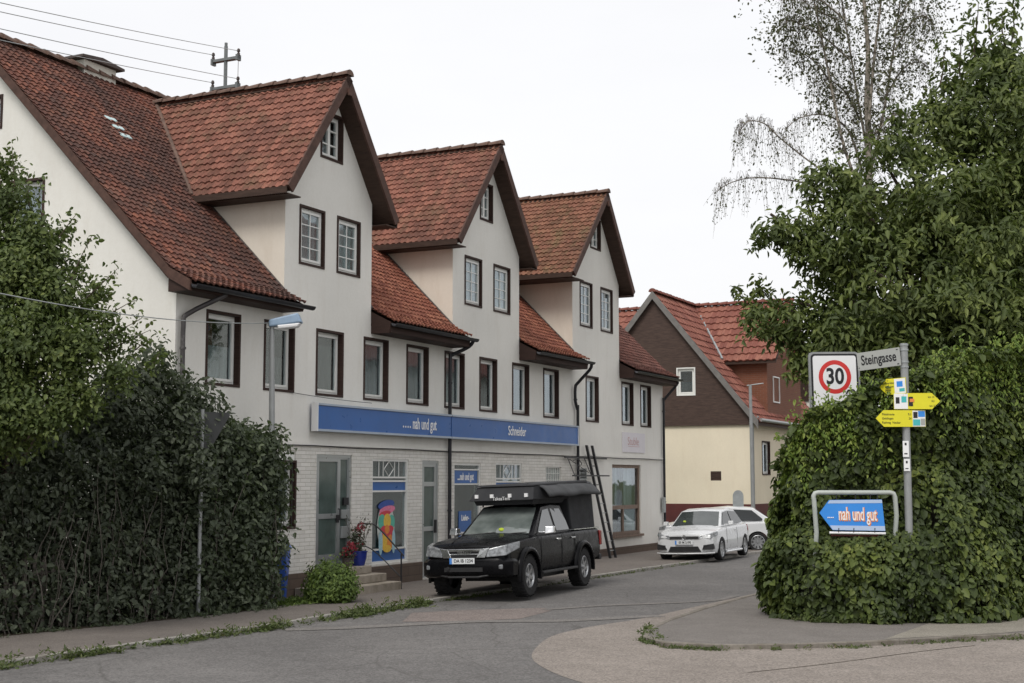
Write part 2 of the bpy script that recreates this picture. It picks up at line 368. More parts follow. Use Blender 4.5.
# ------------------------------------------------------------------ generic building pieces
def wall_poly(mb, outline, holes, pt, reveal=0, mi=0, rmi=None):
    """outline/holes are lists of (u, v); pt(u, v, d) gives T coordinates, d = depth into the wall"""
    loops = [[Vector((u, v, 0)) for u, v in outline]] + [[Vector((u, v, 0)) for u, v in h] for h in holes]
    flat = [p for l in loops for p in l]
    tris = geometry.tessellate_polygon(loops)
    mb.add([pt(p.x, p.y, 0) for p in flat], [tuple(t_) for t_ in tris], mi)
    if reveal:
        for h in holes:
            n = len(h)
            mb.add([pt(u, v, 0) for u, v in h]+[pt(u, v, reveal) for u, v in h], [(i, (i+1) % n, n+(i+1) % n, n+i) for i in range(n)], mi if rmi is None else rmi)
def rect(u0, u1, v0, v1): return [(u0, v0), (u1, v0), (u1, v1), (u0, v1)]
FAC = lambda u, v, d: (u, -d, v)                # facade plane o = 0
def border(mb, u0, u1, v0, v1, w, d0, d1, pt, mi=0, wb=None, wt=None):
    """a rectangular frame between depths d0 and d1"""
    wb = w if wb is None else wb; wt = w if wt is None else wt
    for (a, b, c, d) in ((u0, u0+w, v0, v1), (u1-w, u1, v0, v1), (u0+w, u1-w, v0, v0+wb), (u0+w, u1-w, v1-wt, v1)):
        mb.hexa([pt(a, c, d0), pt(b, c, d0), pt(b, c, d1), pt(a, c, d1), pt(a, d, d0), pt(b, d, d0), pt(b, d, d1), pt(a, d, d1)], mi)
def slab(mb, u0, u1, v0, v1, d0, d1, pt, mi=0):
    mb.hexa([pt(u0, v0, d0), pt(u1, v0, d0), pt(u1, v0, d1), pt(u0, v0, d1), pt(u0, v1, d0), pt(u1, v1, d0), pt(u1, v1, d1), pt(u0, v1, d1)], mi)
def wavy(mb, u0, u1, v0, v1, d, pt, n=24, amp=.018, ph=0.0, mi=0):
    P = []
    for i in range(n+1):
        u = u0+(u1-u0)*i/n; dd = d+amp*math.sin(i*1.9+ph)+amp*.5*math.sin(i*.7+ph*2)
        P += [pt(u, v0, dd), pt(u, v1, dd*1.0)]
    mb.add(P, [(2*i, 2*i+2, 2*i+3, 2*i+1) for i in range(n)], mi)

def window(parent, u0, u1, v0, v1, pt=FAC, kind_='cas', cur=('cur_white', 0, 1), rim='brown', sash='white', T=W, reveal=.15, cur2=None):
    """brown surround and reveal lining, deep set sash, glass, curtain"""
    f = MB(T)
    border(f, u0-.028, u1+.028, v0-.035, v1+.035, .048, -.018, reveal+.03, pt)
    w = f.build('window', M[rim], parent)
    a, b, c, d = u0+.02, u1-.02, v0+.013, v1-.013; reveal += .03
    s = MB(T); border(s, a, b, c, d, .05, reveal-.075, reveal-.02, pt)
    border(s, a+.05, b-.05, c+.05, d-.05, .045, reveal-.095, reveal-.03, pt)
    if kind_ == 'grid':
        x0, x1, z0, z1 = a+.095, b-.095, c+.095, d-.095
        for k in (1,): slab(s, (x0+x1)/2-.012, (x0+x1)/2+.012, z0, z1, reveal-.083, reveal-.068, pt)
        for k in (1, 2, 3): zz = z0+(z1-z0)*k/4; slab(s, x0, x1, zz-.010, zz+.010, reveal-.081, reveal-.070, pt)
    if kind_ == 'twin':
        m_ = (a+b)/2; slab(s, m_-.045, m_+.045, c+.05, d-.05, reveal-.098, reveal-.032, pt)
        for k in (1, 2):
            zz = c+(d-c)*k/3
            slab(s, a+.05, m_-.045, zz-.014, zz+.014, reveal-.09, reveal-.04, pt); slab(s, m_+.045, b-.05, zz-.014, zz+.014, reveal-.09, reveal-.04, pt)
    s.build('sash', M[sash], w)
    g = MB(T); slab(g, a+.09, b-.09, c+.09, d-.09, reveal-.062, reveal-.056, pt); g.build('pane', M['glass'], w)
    if cur:
        k = MB(T); m_, f0, f1 = cur
        wavy(k, a+.02, b-.02, c+(d-c)*f0, c+(d-c)*f1, reveal+.01, pt, ph=u0, amp=.010)
        k.build('curtain', M[m_], w, recalc=False)
    if cur2:
        k = MB(T); m_, f0, f1, g0, g1 = cur2
        wavy(k, a+(b-a)*g0, a+(b-a)*g1, c+(d-c)*f0, c+(d-c)*f1, reveal+.045, pt, ph=u0+1, amp=.008); k.build('curtain', M[m_], w, recalc=False)
    return w

def tile_field(mb, org, U, V, N, nu, nv, tw, tl, inside, amp=.016, lip=.034, jit=.005, seg=4):
    """rows of S shaped tiles; org/U/V/N world vectors"""
    if mb.r is None: mb.r = []
    mb.r.extend([.5]*(len(mb.f)-len(mb.r)))
    prof = [amp*math.sin(2*math.pi*(k/seg)+.6) for k in range(seg+1)]
    for j in range(nv):
        for i in range(nu):
            u0, v0 = i*tw, j*tl
            if not inside(u0+tw/2, v0+tl/2): continue
            b = len(mb.v); dz = random.uniform(-jit, jit); dv = random.uniform(-jit, jit)*1.6; rr = random.random()
            for k in range(seg+1):
                p = org + U*(u0+tw*k/seg) + N*(prof[k]+dz)
                arc = -.022*math.sin(math.pi*k/seg)
                mb.v += [p+V*(v0+dv+arc)-N*.004, p+V*(v0+dv+arc)+N*lip, p+V*(v0+tl+.03)]
            for k in range(seg):
                a = b+3*k
                mb.f += [(a, a+3, a+4, a+1), (a+1, a+4, a+5, a+2)]; mb.m += [0, 0]; mb.r += [rr, rr]
def ridge_row(mb, p0, p1, r=.085, step=.36):
    d = p1-p0; n = max(1, int(d.length/step)); e = d.normalized(); up = Vector((0, 0, 1)); sd = e.cross(up).normalized()
    for i in range(n):
        a = p0+d*(i/n); c = p0+d*((i+1.12)/n); b = len(mb.v); q = 7; jz = random.uniform(-.006, .008)
        for (pp, rr) in ((a, r*1.42), (c, r*1.0)):
            for k in range(q+1):
                t_ = math.pi*(k/q); mb.v.append(pp+sd*math.cos(t_)*rr*1.15+up*(math.sin(t_)*rr-.02+jz))
        for k in range(q): mb.f.append((b+k, b+k+1, b+q+1+k+1, b+q+1+k)); mb.m.append(0)
        mb.f.append(tuple(b+k for k in range(q+1))); mb.m.append(0)

# ------------------------------------------------------------------ ground, street, pavements
def sheet(name, pts, z, mat, T=None, thick=None):
    mb = MB(I)
    P = [(p[0], p[1], z) for p in pts]
    if thick: mb.prism(P, (0, 0, -thick))
    else:
        tr = geometry.tessellate_polygon([[Vector(p) for p in P]]); mb.add(P, [tuple(x) for x in tr])
    return kind(mb.build(name, M[mat], None), 'structure')
def SO(s, o): p = W(s, o, 0); return (p.x, p.y)
gr = MB(I)
gr.poly([(-900, -60, -.02), (900, -60, -.02), (900, 1500, -.02), (-900, 1500, -.02)]); kind(gr.build('ground', M['field']), 'structure')
road = [SO(-30, 2.5), SO(12.9, 2.52), SO(17.6, 2.8), SO(23.2, 2.83), SO(30, 3.03), SO(37, 3.25), SO(44, 3.4), SO(52, 3.8), SO(75, 6), SO(75, 13), SO(50, 9.5), SO(36, 8.3), SO(27, 7.9), (60, 15), (60, -25), (-25, -25)]
sheet('road', road, 0, 'asphalt')
def curve(pts, n=6):
    out = []
    for i in range(len(pts)-1):
        p0 = pts[max(i-1, 0)]; p1 = pts[i]; p2 = pts[i+1]; p3 = pts[min(i+2, len(pts)-1)]
        for k in range(n):
            t_ = k/n
            out.append(tuple(.5*((2*p1[j])+(-p0[j]+p2[j])*t_+(2*p0[j]-5*p1[j]+4*p2[j]-p3[j])*t_*t_+(-p0[j]+3*p1[j]-3*p2[j]+p3[j])*t_**3) for j in range(len(p1))))
    out.append(pts[-1]); return out
def gpx(x, y):
    d = at(x, y, 1.0)-Vector((0, 0, H)); t_ = -H/d.z; return (d.x*t_, d.y*t_)
# pale resurfaced fan of the side street mouth, kerb-side edge runs up to the right pavement
fan = curve([gpx(775, 589), gpx(735, 598), gpx(690, 608), gpx(640, 619), gpx(590, 627), gpx(553, 636), gpx(536, 648), gpx(533, 660), gpx(556, 674), gpx(600, 690), gpx(640, 720)], 5)
kedge = [gpx(752, 598), gpx(700, 612), gpx(664, 625), gpx(645, 635), gpx(643, 641), gpx(662, 647), gpx(720, 650), gpx(800, 649), gpx(900, 645), gpx(960, 641), gpx(1024, 638.5)]
fan_poly = fan+[(1.2, 12), (1.0, 4), (30, 2), (30, 24), (14, 24)]+list(reversed(kedge))
sheet('pale_road_patch', fan_poly, .004, 'apron')
def strip(name, pts, w, z, mat):
    pts = curve(pts, 5); L = []; Rr = []
    for i, p in enumerate(pts):
        a = Vector(pts[max(i-1, 0)]); b = Vector(pts[min(i+1, len(pts)-1)]); d = (b-a).normalized(); nn = Vector((-d.y, d.x))*(w/2)
        ww = 1+.18*noise.noise(Vector((p[0]*2, p[1]*2, 5)))
        L.append((p[0]+nn.x*ww, p[1]+nn.y*ww, z)); Rr.append((p[0]-nn.x*ww, p[1]-nn.y*ww, z))
    mb = MB(I); n = len(L); mb.add(L+Rr, [(i, i+1, n+i+1, n+i) for i in range(n-1)]); return kind(mb.build(name, M[mat]), 'structure')
sheet('reddish_road_patch', [gpx(402, 622), gpx(412, 613), gpx(470, 610), gpx(545, 608), gpx(551, 611), gpx(520, 619), gpx(470, 621)], .004, 'pink_patch')
strip('trench_patch', [gpx(285, 630), gpx(350, 628), gpx(470, 622), gpx(560, 621), gpx(660, 616)], .36, .008, 'trench')
strip('trench_patch', [gpx(545, 610), gpx(600, 606), gpx(650, 604), gpx(712, 601), gpx(735, 596)], .20, .008, 'trench')
strip('road_joint', [gpx(748, 673), gpx(830, 664), gpx(920, 652), gpx(975, 646)], .022, .008, 'earth')
# left pavement with its kerb
lk = [(-30, 2.45), (5, 2.45), (12.9, 2.50), (17.6, 2.78), (23.2, 2.81), (30, 3.01), (37, 3.23), (44, 3.38), (50, 3.7)]
lkc = curve(lk, 4)
PZ = .06
sheet('pavement', [SO(s, o-.115) for s, o in lkc]+[SO(50, -.05), SO(44, -.05), SO(22.4, -.05), SO(21.6, .7), SO(20.4, 1.15), SO(17.4, .75), SO(15, .25), SO(5, .1), SO(-30, .1)], PZ, 'pavement', thick=.1)
kb = MB(W)
for i in range(len(lkc)-1):
    (s0, o0), (s1, o1) = lkc[i], lkc[i+1]
    L_ = s1-s0; n = max(1, round(L_/.95))
    for k in range(n):
        a, b = s0+L_*k/n+.006, s0+L_*(k+1)/n-.006; oa, ob = o0+(o1-o0)*k/n, o0+(o1-o0)*(k+1)/n; zt = PZ+.012+random.uniform(-.006, .006)
        kb.hexa([(a, oa-.115, -.05), (b, ob-.115, -.05), (b, ob, -.05), (a, oa, -.05), (a, oa-.115, zt), (b, ob-.115, zt), (b, ob-.012, zt), (a, oa-.012, zt)])
kind(kb.build('kerb', M['kerb'], None, bevel=.008), 'structure')
sheet('earth_strip', [SO(-30, .13), SO(5, .13), SO(15, .28), SO(17.4, .78), SO(20.4, 1.18), SO(21.6, .75), SO(22.5, .3), SO(22.5, -8), SO(-30, -8)], PZ-.012, 'earth', thick=.05)
# right pavement island
rp_in = [(p[0], p[1]) for p in kedge]
def inset(p, k, c=(5.5, 24.0)): d = Vector((c[0]-p[0], c[1]-p[1])).normalized(); return (p[0]+d.x*k, p[1]+d.y*k)
ex = (16, 24.5)
rk = [SO(75, 13), SO(50, 9.5), SO(36, 8.3)]+kedge+[(9.5, 21.6), (14, 24.2), (30, 33)]
rin = [inset(p, .12) if 1 < i < len(rk)-3 else p for i, p in enumerate(rk)]
rin[-3:] = [(9.4, 21.72), (13.9, 24.32), (29.9, 33.1)]; rin[0] = SO(75, 13.12); rin[1] = SO(50, 9.62)
sheet('pavement', rin+[(34, 60), SO(75, 30)], PZ, 'pave_right', thick=.1)
sheet('pale_pavement_slabs', [gpx(930, 627), gpx(885, 643.5), gpx(1000, 637.5), gpx(1060, 632), gpx(1060, 618)], PZ+.004, 'slabs')
rkm = MB(I)
for i in range(2, len(rk)-3):
    a, b = rk[i], rk[i+1]; c, d = rin[i+1], rin[i]; zt = PZ+.01
    rkm.hexa([(a[0], a[1], -.05), (b[0], b[1], -.05), (c[0], c[1], -.05), (d[0], d[1], -.05), (a[0], a[1], zt), (b[0], b[1], zt), (c[0], c[1], zt), (d[0], d[1], zt)])
kind(rkm.build('kerb', M['kerb_old'], None, bevel=.01), 'structure')

# ------------------------------------------------------------------ the long house
S0, S1 = 19.0, 43.9
RX = 64
bl = thing('row_house', 'long white house with three tall dormer gables above the blue shop sign', 'house', W(31.4, -5, 0), R(RX))
RZ, RO = 10.95, -5.0                                # ridge
dorm = [(22.2, 25.42, 23.81, 10.68, 21.76, 25.84, 7.98), (29.12, 32.81, 30.95, 10.80, 28.70, 33.12, 8.05), (36.35, 39.97, 38.14, 10.92, 35.55, 40.30, 8.18)]
f1 = [(19.86, 20.81), (21.6, 22.55), (23.36, 24.31), (25.16, 26.12), (26.97, 27.92), (28.75, 29.70), (30.55, 31.47), (32.41, 33.38), (34.35, 35.32), (37.32, 38.24), (40.17, 41.12), (41.81, 42.72)]
up_holes = [rect(a, b, 4.05, 5.34) for a, b in f1]
w = MB(W); wall_poly(w, rect(S0, S1, 3.0, 5.62), up_holes, FAC)
low = {'win0': (21.35, 22.64, 1.40, 2.88), 'door1': (23.38, 24.68, .56, 2.83), 'shop1': (25.50, 27.03, .52, 2.77), 'door2': (27.66, 28.43, .10, 2.76),
       'shop2': (29.19, 30.58, .52, 2.72), 'shop3': (31.40, 32.93, .52, 2.75), 'block': (34.43, 35.46, 2.13, 2.68), 'vent': (36.78, 37.29, 2.32, 2.66)}
shop4 = (39.32, 41.76, .63, 2.79)
PZ0 = .0
w2 = MB(W); wall_poly(w2, rect(37.6, S1, PZ0, 3.0), [rect(*shop4)], FAC, .18)
w.v += w2.v; nb = len(w.v)-len(w2.v); w.f += [tuple(nb+i for i in f) for f in w2.f]; w.m += w2.m
# left gable wall with two small windows, right gable wall, back wall
GAB = lambda s: (lambda u, v, d: (s+d, u, v))        # u = o, v = z
gw = [rect(-5.15, -4.32, 9.02, 9.62), rect(-4.08, -3.18, 6.72, 7.90)]
wall_poly(w, [(0, 0), (0, 5.80), (RO, RZ-.18), (-10, 5.80), (-10, 0)], [[(a, b) for a, b in h] for h in gw], GAB(S0))
w.poly([(S1, 0, 0), (S1, 0, 5.80), (S1, RO, RZ-.18), (S1, -10, 5.80), (S1, -10, 0)])
w.poly([(S0, -10, 0), (S1, -10, 0), (S1, -10, 5.8), (S0, -10, 5.8)])
w.build('wall', M['plaster'], bl, recalc=False)
b = MB(W); wall_poly(b, rect(S0, 37.6, 0, 3.0), [rect(*v) for v in low.values()], lambda u, v, d: (u, .025-d, v), .2)
b.build('painted_brick_wall', M['brick_white'], bl, recalc=False)
l = MB(W); l.box(19.0, 43.9, .027, .06, 3.005, 3.05); l.tube([(s, .075, 2.985+.012*math.sin(s*1.7)) for s in np.arange(22, 43.8, .6)], .011, 4, 1); l.build('ledge', [M['plaster'], M['gutter']], bl)
p = MB(W); p.box(19, 24.7, .027, .06, 0, .5); p.box(24.7, 27.62, .027, .075, 0, .47); p.box(28.47, 37.6, .027, .05, 0, .24); p.box(37.6, 43.92, .004, .05, 0, .28)
p.build('plinth', M['plinth'], bl, bevel=.006)
r_ = MB(W); r_.box(S0+.3, S1-.3, -1.45, -1.40, .1, 6.9); r_.box(S0+.3, S1-.3, -1.4, -.26, 2.96, 3.0); r_.box(S0+.3, S1-.3, -1.4, -.26, 5.7, 5.74); r_.box(S0+.3, S1-.3, -1.4, -.26, .05, .1); r_.box(S0+.9, S0+.95, -5.3, -3.2, 5.8, 8.2)
for (a0, a1, *_x) in dorm: r_.box(a0+.15, a0+.2, -1.4, -.3, 5.8, 8.6); r_.box(a1-.2, a1-.15, -1.4, -.3, 5.8, 8.6)
r_.build('interior_wall', M['dark'], bl)

# dormer fronts, cheeks
att = [(23.42, 24.20, 8.96, 9.90), (30.56, 31.22, 8.88, 9.80), (37.72, 38.48, 9.24, 10.12)]
dw = [[(22.71, 23.56), (24.07, 24.92)], [(29.75, 30.62), (31.32, 32.23)], [(36.91, 37.80), (38.50, 39.41)]]
dwz = [(6.64, 7.78), (6.63, 7.79), (6.82, 8.10)]
for i, (a0, a1, sc0, rz_, e0, e1, ez) in enumerate(dorm):
    zt = lambda s: rz_-.10-(abs(s-sc0))*((rz_-ez)/((e1-e0)/2))
    w = MB(W)
    z0, z1 = dwz[i]
    holes = [rect(x0, x1, z0, z1) for x0, x1 in dw[i]]+[rect(*att[i])]
    wall_poly(w, [(a0, 5.62), (a1, 5.62), (a1, zt(a1)), (sc0, zt(sc0)), (a0, zt(a0))], holes, FAC)
    w.build('dormer_front', M['plaster'], bl, recalc=False)
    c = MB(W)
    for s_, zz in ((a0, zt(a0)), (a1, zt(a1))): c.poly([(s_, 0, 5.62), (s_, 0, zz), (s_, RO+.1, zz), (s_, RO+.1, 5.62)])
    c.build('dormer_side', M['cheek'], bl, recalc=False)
    # roof of the dormer: boards below, tiles above
    for side in (0, 1):
        ee = e0 if side == 0 else e1
        A = Vector((sc0, 0, rz_)); E_ = Vector((ee, 0, ez)); dn = (E_-A).normalized(); L_ = (E_-A).length
        nn = Vector((-dn.z, 0, dn.x)) if side else Vector((dn.z, 0, -dn.x))
        if nn.z < 0: nn = -nn
        back, front = RO-.1, .40
        q = MB(W)
        def PP(t_, o_, h): x = A+dn*t_+nn*h; return (x.x, o_, x.z)
        q.hexa([PP(0, back, -.15), PP(L_, back, -.15), PP(L_, front-.03, -.15), PP(0, front-.03, -.15), PP(0, back, -.035), PP(L_, back, -.035), PP(L_, front-.03, -.035), PP(0, front-.03, -.035)])
        rb = q.build('dormer_roof', M['soffit'], bl)
        k = MB(I); U = -NX if side == 0 else NX
        V = (AX*(-dn.x)+Vector((0, 0, -dn.z))); N_ = AX*nn.x+Vector((0, 0, nn.z))
        if side == 0: org = W(ee, front, ez); nu = int((front-back)/.16)
        else: org = W(ee, back, ez); nu = int((front-back)/.16)
        nv = int(L_/.20)+1; org = org - V*.02
        tile_field(k, org-N_*.005, U, V, N_, nu, nv, (front-back)/nu, (L_+.02)/nv, lambda u, v: True)
        k.build('roof_tiles', M['tile_moss' if i == 2 else 'tile_dormer'], rb, recalc=False)
        # bargeboards along the front and the eave board
        g = MB(W)
        g.hexa([PP(-.02, front-.03, -.16), PP(L_+.03, front-.03, -.16), PP(L_+.03, front+.015, -.16), PP(-.02, front+.015, -.16), PP(-.02, front-.03, .035), PP(L_+.03, front-.03, .035), PP(L_+.03, front+.015, .035), PP(-.02, front+.015, .035)])
        g.build('bargeboard', M['barge'], rb)
        g = MB(W); xo = ee-.05 if side == 0 else ee+.02
        g.box(xo, xo+.03, back+2.4, front-.035, ez-.15, ez-.02)
        wl = a0 if side == 0 else a1
        g.box(min(wl, ee)+.005, max(wl, ee)-.005, back+2.4, front-.035, ez-.17, ez-.145)
        g.build('eave_board', M['soffit'], rb)
    k = MB(I); ridge_row(k, W(sc0, .44, rz_+.035), W(sc0, RO-.2, rz_+.035)); k.build('ridge_tiles', M['ridge'], bl, recalc=False)
    k = MB(W); k.box(sc0-.06, sc0+.06, .415, .46, rz_-.42, rz_-.27); k.build('purlin_end', M['barge'], bl)
    for (x0, x1) in dw[i]:
        window(bl, x0, x1, z0, z1, FAC, 'grid', ('cur_white', 0, 1) if i < 2 else ('cur_grey', 0, 1), reveal=.10)
    window(bl, *att[i], FAC, 'twin', ('cur_dim', 0, .6), reveal=.14)

# main roof: profile of the front slope with the flared eave
prof = [(.52, 5.72), (.02, 5.97), (RO, RZ)]
def roof_pt(o): 
    if o > .02: t_ = (o-.02)/.5; return 5.97+(5.72-5.97)*t_
    return 5.97+(RZ-5.97)*((.02-o)/(.02-RO))
segs = [(18.76, 22.2, 'tile_main'), (25.42, 29.12, 'tile_orange'), (32.81, 36.35, 'tile_orange'), (39.97, 44.12, 'tile_purple')]
q = MB(W)
for (s0, s1) in ((18.78, 44.1),):
    q.hexa([(s0, -.02, 5.80), (s1, -.02, 5.80), (s1, -.02, 5.94), (s0, -.02, 5.94), (s0, RO, RZ-.20), (s1, RO, RZ-.20), (s1, RO, RZ-.04), (s0, RO, RZ-.04)])
    q.hexa([(s0, RO, RZ-.20), (s1, RO, RZ-.20), (s1, RO, RZ-.04), (s0, RO, RZ-.04), (s0, -10.5, 5.4), (s1, -10.5, 5.4), (s1, -10.5, 5.55), (s0, -10.5, 5.55)])
rf = q.build('roof', M['soffit'], bl)
slope = Vector((0, -1, 0)); 
dn = (Vector((RO, 0, RZ))-Vector((.02, 0, 5.97))).normalized()      # (o, -, z)
V = NX*dn.x+Vector((0, 0, dn.z)); N_ = NX*(-dn.z)*-1*1.0+Vector((0, 0, -dn.x)); N_.normalize()
Ltot = math.hypot(RO-.02, RZ-5.97)
d2 = (Vector((.02, 0, 5.97))-Vector((.52, 0, 5.72))).normalized(); V2 = NX*d2.x+Vector((0, 0, d2.z)); N2 = (NX*d2.z+Vector((0, 0, -d2.x))).normalized()
for (s0, s1, mt) in segs:
    k = MB(I); nu = round((s1-s0)/.16); tw = (s1-s0)/nu
    tile_field(k, W(s0, .52, 5.735), AX, V2, N2, nu, 4, tw, .56/4, lambda u, v: True)
    x0 = {22.2: 2.2}.get(s1, 2.8)
    nv = int(Ltot/.155); tl = Ltot/nv
    e0_, e1_ = (s0 if s0 < 19 else s0-2.2), (s1 if s1 > 44 else s1+2.6)
    nu2 = round((e1_-e0_)/.16); tw2 = (e1_-e0_)/nu2
    def ins(u, v, s0=s0, s1=s1, e0_=e0_):
        s = e0_+u
        if s < s0-.02 or s > s1+.02:                       # behind the dormer cheeks only above their eaves
            return v > 2.9
        return True
    tile_field(k, W(e0_, .02, 5.985), AX, V, N_, nu2, nv, tw2, tl, ins)
    k.build('roof_tiles', M[mt], rf, recalc=False)
    # eave box: soffit, side cheeks, fascia
    g = MB(W); zb_ = 5.56 if s0 < 19 else 5.46
    ov0 = s0+(.02 if s0 < 19 else .004); ov1 = s1-(.02 if s1 > 44 else .004)
    if s0 < 19: ov1 = s1+.0-.004
    for (u0, u1, nm) in ((ov0, ov0+.03, 0), (ov1-.03, ov1, 0)):
        g.prism([(u0, .003, zb_), (u0, .46, zb_), (u0, .50, 5.69), (u0, .02, 5.93), (u0, .003, 5.93)], (u1-u0, 0, 0), 0)
    g.box(ov0+.03, ov1-.03, .003, .46, zb_, zb_+.025, 0)
    g.box(ov0+.03, ov1-.03, .455, .485, zb_+.01, 5.68, 0)
    g.build('eave_box', M['brown'], rf)
    # gutter
    g = MB(W); n = 10; P0 = []
    for s_ in (s0+.01, s1+.16 if s1 < 44 else s1-.02):
        for kk in range(n+1):
            t_ = math.pi*kk/n; P0.append((s_, .575-.072*math.cos(t_), 5.665-.072*math.sin(t_)))
        for kk in range(n, -1, -1):
            t_ = math.pi*kk/n; P0.append((s_, .575-.062*math.cos(t_), 5.665-.062*math.sin(t_)))
    m_ = 2*(n+1); g.add(P0, [(i, (i+1) % m_, m_+(i+1) % m_, m_+i) for i in range(m_)]+[tuple(range(m_))[::-1], tuple(range(m_, 2*m_))]); 
    g.build('gutter', M['gutter'], rf, smooth=40)
    if s0 > 19:  # flashing at the cheek
        pass
# verge boards on the two ends
g = MB(W)
for s_ in (18.74, 44.08):
    g.hexa([(s_, .50, 5.55), (s_+.05, .50, 5.55), (s_+.05, .50, 5.74), (s_, .50, 5.74), (s_, .02, 5.80), (s_+.05, .02, 5.80), (s_+.05, .02, 5.99), (s_, .02, 5.99)])
    g.hexa([(s_, .02, 5.81), (s_+.05, .02, 5.81), (s_+.05, .02, 6.00), (s_, .02, 6.00), (s_, RO, RZ-.17), (s_+.05, RO, RZ-.17), (s_+.05, RO, RZ+.03), (s_, RO, RZ+.03)])
g.build('bargeboard', M['barge'], rf)
k = MB(I); ridge_row(k, W(18.74, RO, RZ+.05), W(44.1, RO, RZ+.05), .10, .38); k.build('ridge_tiles', M['ridge'], rf, recalc=False)
# valley strips of mortar and lead beside each dormer roof
for i, (a0, a1, sc0, rz_, e0, e1, ez) in enumerate(dorm):
    k = MB(W)
    def rp(z): return .02-(z-5.97)/(RZ-5.97)*(.02-RO)
    zc = ez-.02
    for sg, ee in ((-1, e0), (1, e1)):
        pa = (ee, rp(zc)+.02, zc+.03); pb = (sc0, rp(min(rz_, RZ-.03))+.02, min(rz_, RZ-.03)+.03)
        k.tube([pa, tuple((x+y)/2 for x, y in zip(pa, pb)), pb], .055, 6)
    k.build('valley_flashing', M['ridge'], bl, smooth=60)
    k = MB(W)
    for ss in (a0-.025, a1+.025): k.box(ss-.02, ss+.02, -.02, -.0, 5.9, 5.94); k.tube([(ss, .02, 6.02), (ss, rp(8.0)+.02, 8.03)], .03, 4)
    k.build('cheek_flashing', M['slab'], bl)
# little glass roof vent
k = MB(W); o_ = -3.35; z_ = roof_pt(o_)+.045
for j in range(3):
    oo = o_+.2-.2*j; zz = roof_pt(oo)+.05; k.hexa([(21.0, oo, zz), (21.32, oo, zz), (21.32, oo-.07, zz+.07), (21.0, oo-.07, zz+.07), (21.0, oo, zz+.02), (21.32, oo, zz+.02), (21.32, oo-.07, zz+.09), (21.0, oo-.07, zz+.09)], 0)
k.build('roof_glass_tiles', simple('pale_glass_tile', (.45, .60, .60), .25, .1, 4), rf)
# chimney
k = MB(W); k.box(21.75, 22.72, -5.45, -4.9, 10.4, 11.20); ch = k.build('chimney', M['stucco_grey'], rf, bevel=.01)
k = MB(W); k.prism([(21.60, -5.55, 11.21), (22.88, -5.55, 11.21), (22.88, -5.55, 11.26), (22.2, -5.55, 11.33), (21.60, -5.55, 11.26)], (0, .75, 0)); k.build('chimney_cap', M['slab'], ch)

# first floor windows
cs = [(('cur_grey', 0, .55), ('cur_red', .35, 1, 0, .45)), (('cur_dim', 0, .5), ('cur_brown', 0, 1, 0, .2)), (('cur_dim', 0, .8), ('cur_grey', 0, .5, .3, .8)), (('cur_grey', 0, 1), ('cur_white', 0, .38, 0, 1)), (('cur_grey', 0, 1), None),
      (('cur_grey', 0, 1), None), (('cur_dim', 0, 1), ('cur_grey', 0, .35, 0, 1)), (('cur_grey', 0, 1), None), (('cur_grey', 0, 1), ('cur_white', 0, 1, 0, .3)), (('cur_grey', 0, 1), None), (('cur_grey', 0, 1), None), (('cur_grey', 0, 1), None)]
for (a, b_), (c1, c2) in zip(f1, cs): window(bl, a, b_, 4.05, 5.34, FAC, 'cas', c1, cur2=c2)
for h in gw:
    us = [p_[0] for p_ in h]; vs = [p_[1] for p_ in h]
    window(bl, min(us), max(us), min(vs), max(vs), GAB(S0), 'cas', ('cur_grey', 0, 1))

# ground floor openings
BF = lambda u, v, d: (u, .025-d, v)
a, b_, c, d = low['win0']
w_ = window(bl, a, b_, c, d-.22, BF, 'cas', ('cur_grey', 0, 1), reveal=.16)
k = MB(W); slab(k, a, b_, d-.22, d, .02, .19, BF); k.build('shutter_box', M['white'], w_)
k = MB(W)
for i in range(5): k.tube([(a+.12+i*.26, .045, c), (a+.12+i*.26, .045, d-.24)], .009, 5)
k.build('window_bars', M['black_metal'], w_)
def metal_door(u0, u1, v0, v1, split, mids, name='door'):
    f = MB(W); border(f, u0, u1, v0, v1, .06, .02, .12, BF)
    dr = f.build(name, M['alu'], bl)
    l_ = MB(W); border(l_, u0+.06, split, v0+.06, v1-.06, .085, .035, .10, BF, 0, .19)
    for m_ in mids: slab(l_, u0+.145, split-.085, m_-.05, m_+.05, .036, .099, BF)
    if split < u1-.1: border(l_, split, u1-.06, v0+.06, v1-.06, .035, .04, .10, BF)
    l_.build('door_leaf', M['alu'], dr)
    g = MB(W); slab(g, u0+.14, split-.08, v0+.2, v1-.14, .06, .07, BF)
    if split < u1-.1: slab(g, split+.03, u1-.09, v0+.09, v1-.09, .062, .07, BF)
    g.build('pane', M['glass_green'], dr)
    g = MB(W); slab(g, u0+.07, u1-.07, v0+.05, v1-.05, .125, .13, BF); g.build('curtain', simple('door_screen', (.10, .125, .115), .9, .2, 4), dr)
    return dr
dr = metal_door(23.38, 24.68, .56, 2.83, 24.28, [1.58])
k = MB(W); k.tube([(24.2, .02, 1.5), (24.2, .06, 1.5), (24.2, .06, 1.72), (24.2, .02, 1.72)], .016, 6); slab(k, 24.16, 24.25, 1.44, 1.60, .015, .034, BF); k.build('handle', M['black_metal'], dr)
k = MB(W); slab(k, 24.31, 24.60, 1.52, 1.70, -.004, .04, BF); k.build('letterbox', M['alu'], dr, bevel=.005)
k = MB(W); slab(k, 24.33, 24.58, 1.12, 1.36, -.006, .04, BF); k.build('letterbox', M['alu'], dr, bevel=.005)
k = MB(W); slab(k, 24.40, 24.58, 1.80, 1.95, -.003, .04, BF); k.build('doorbell', M['ink'], dr)
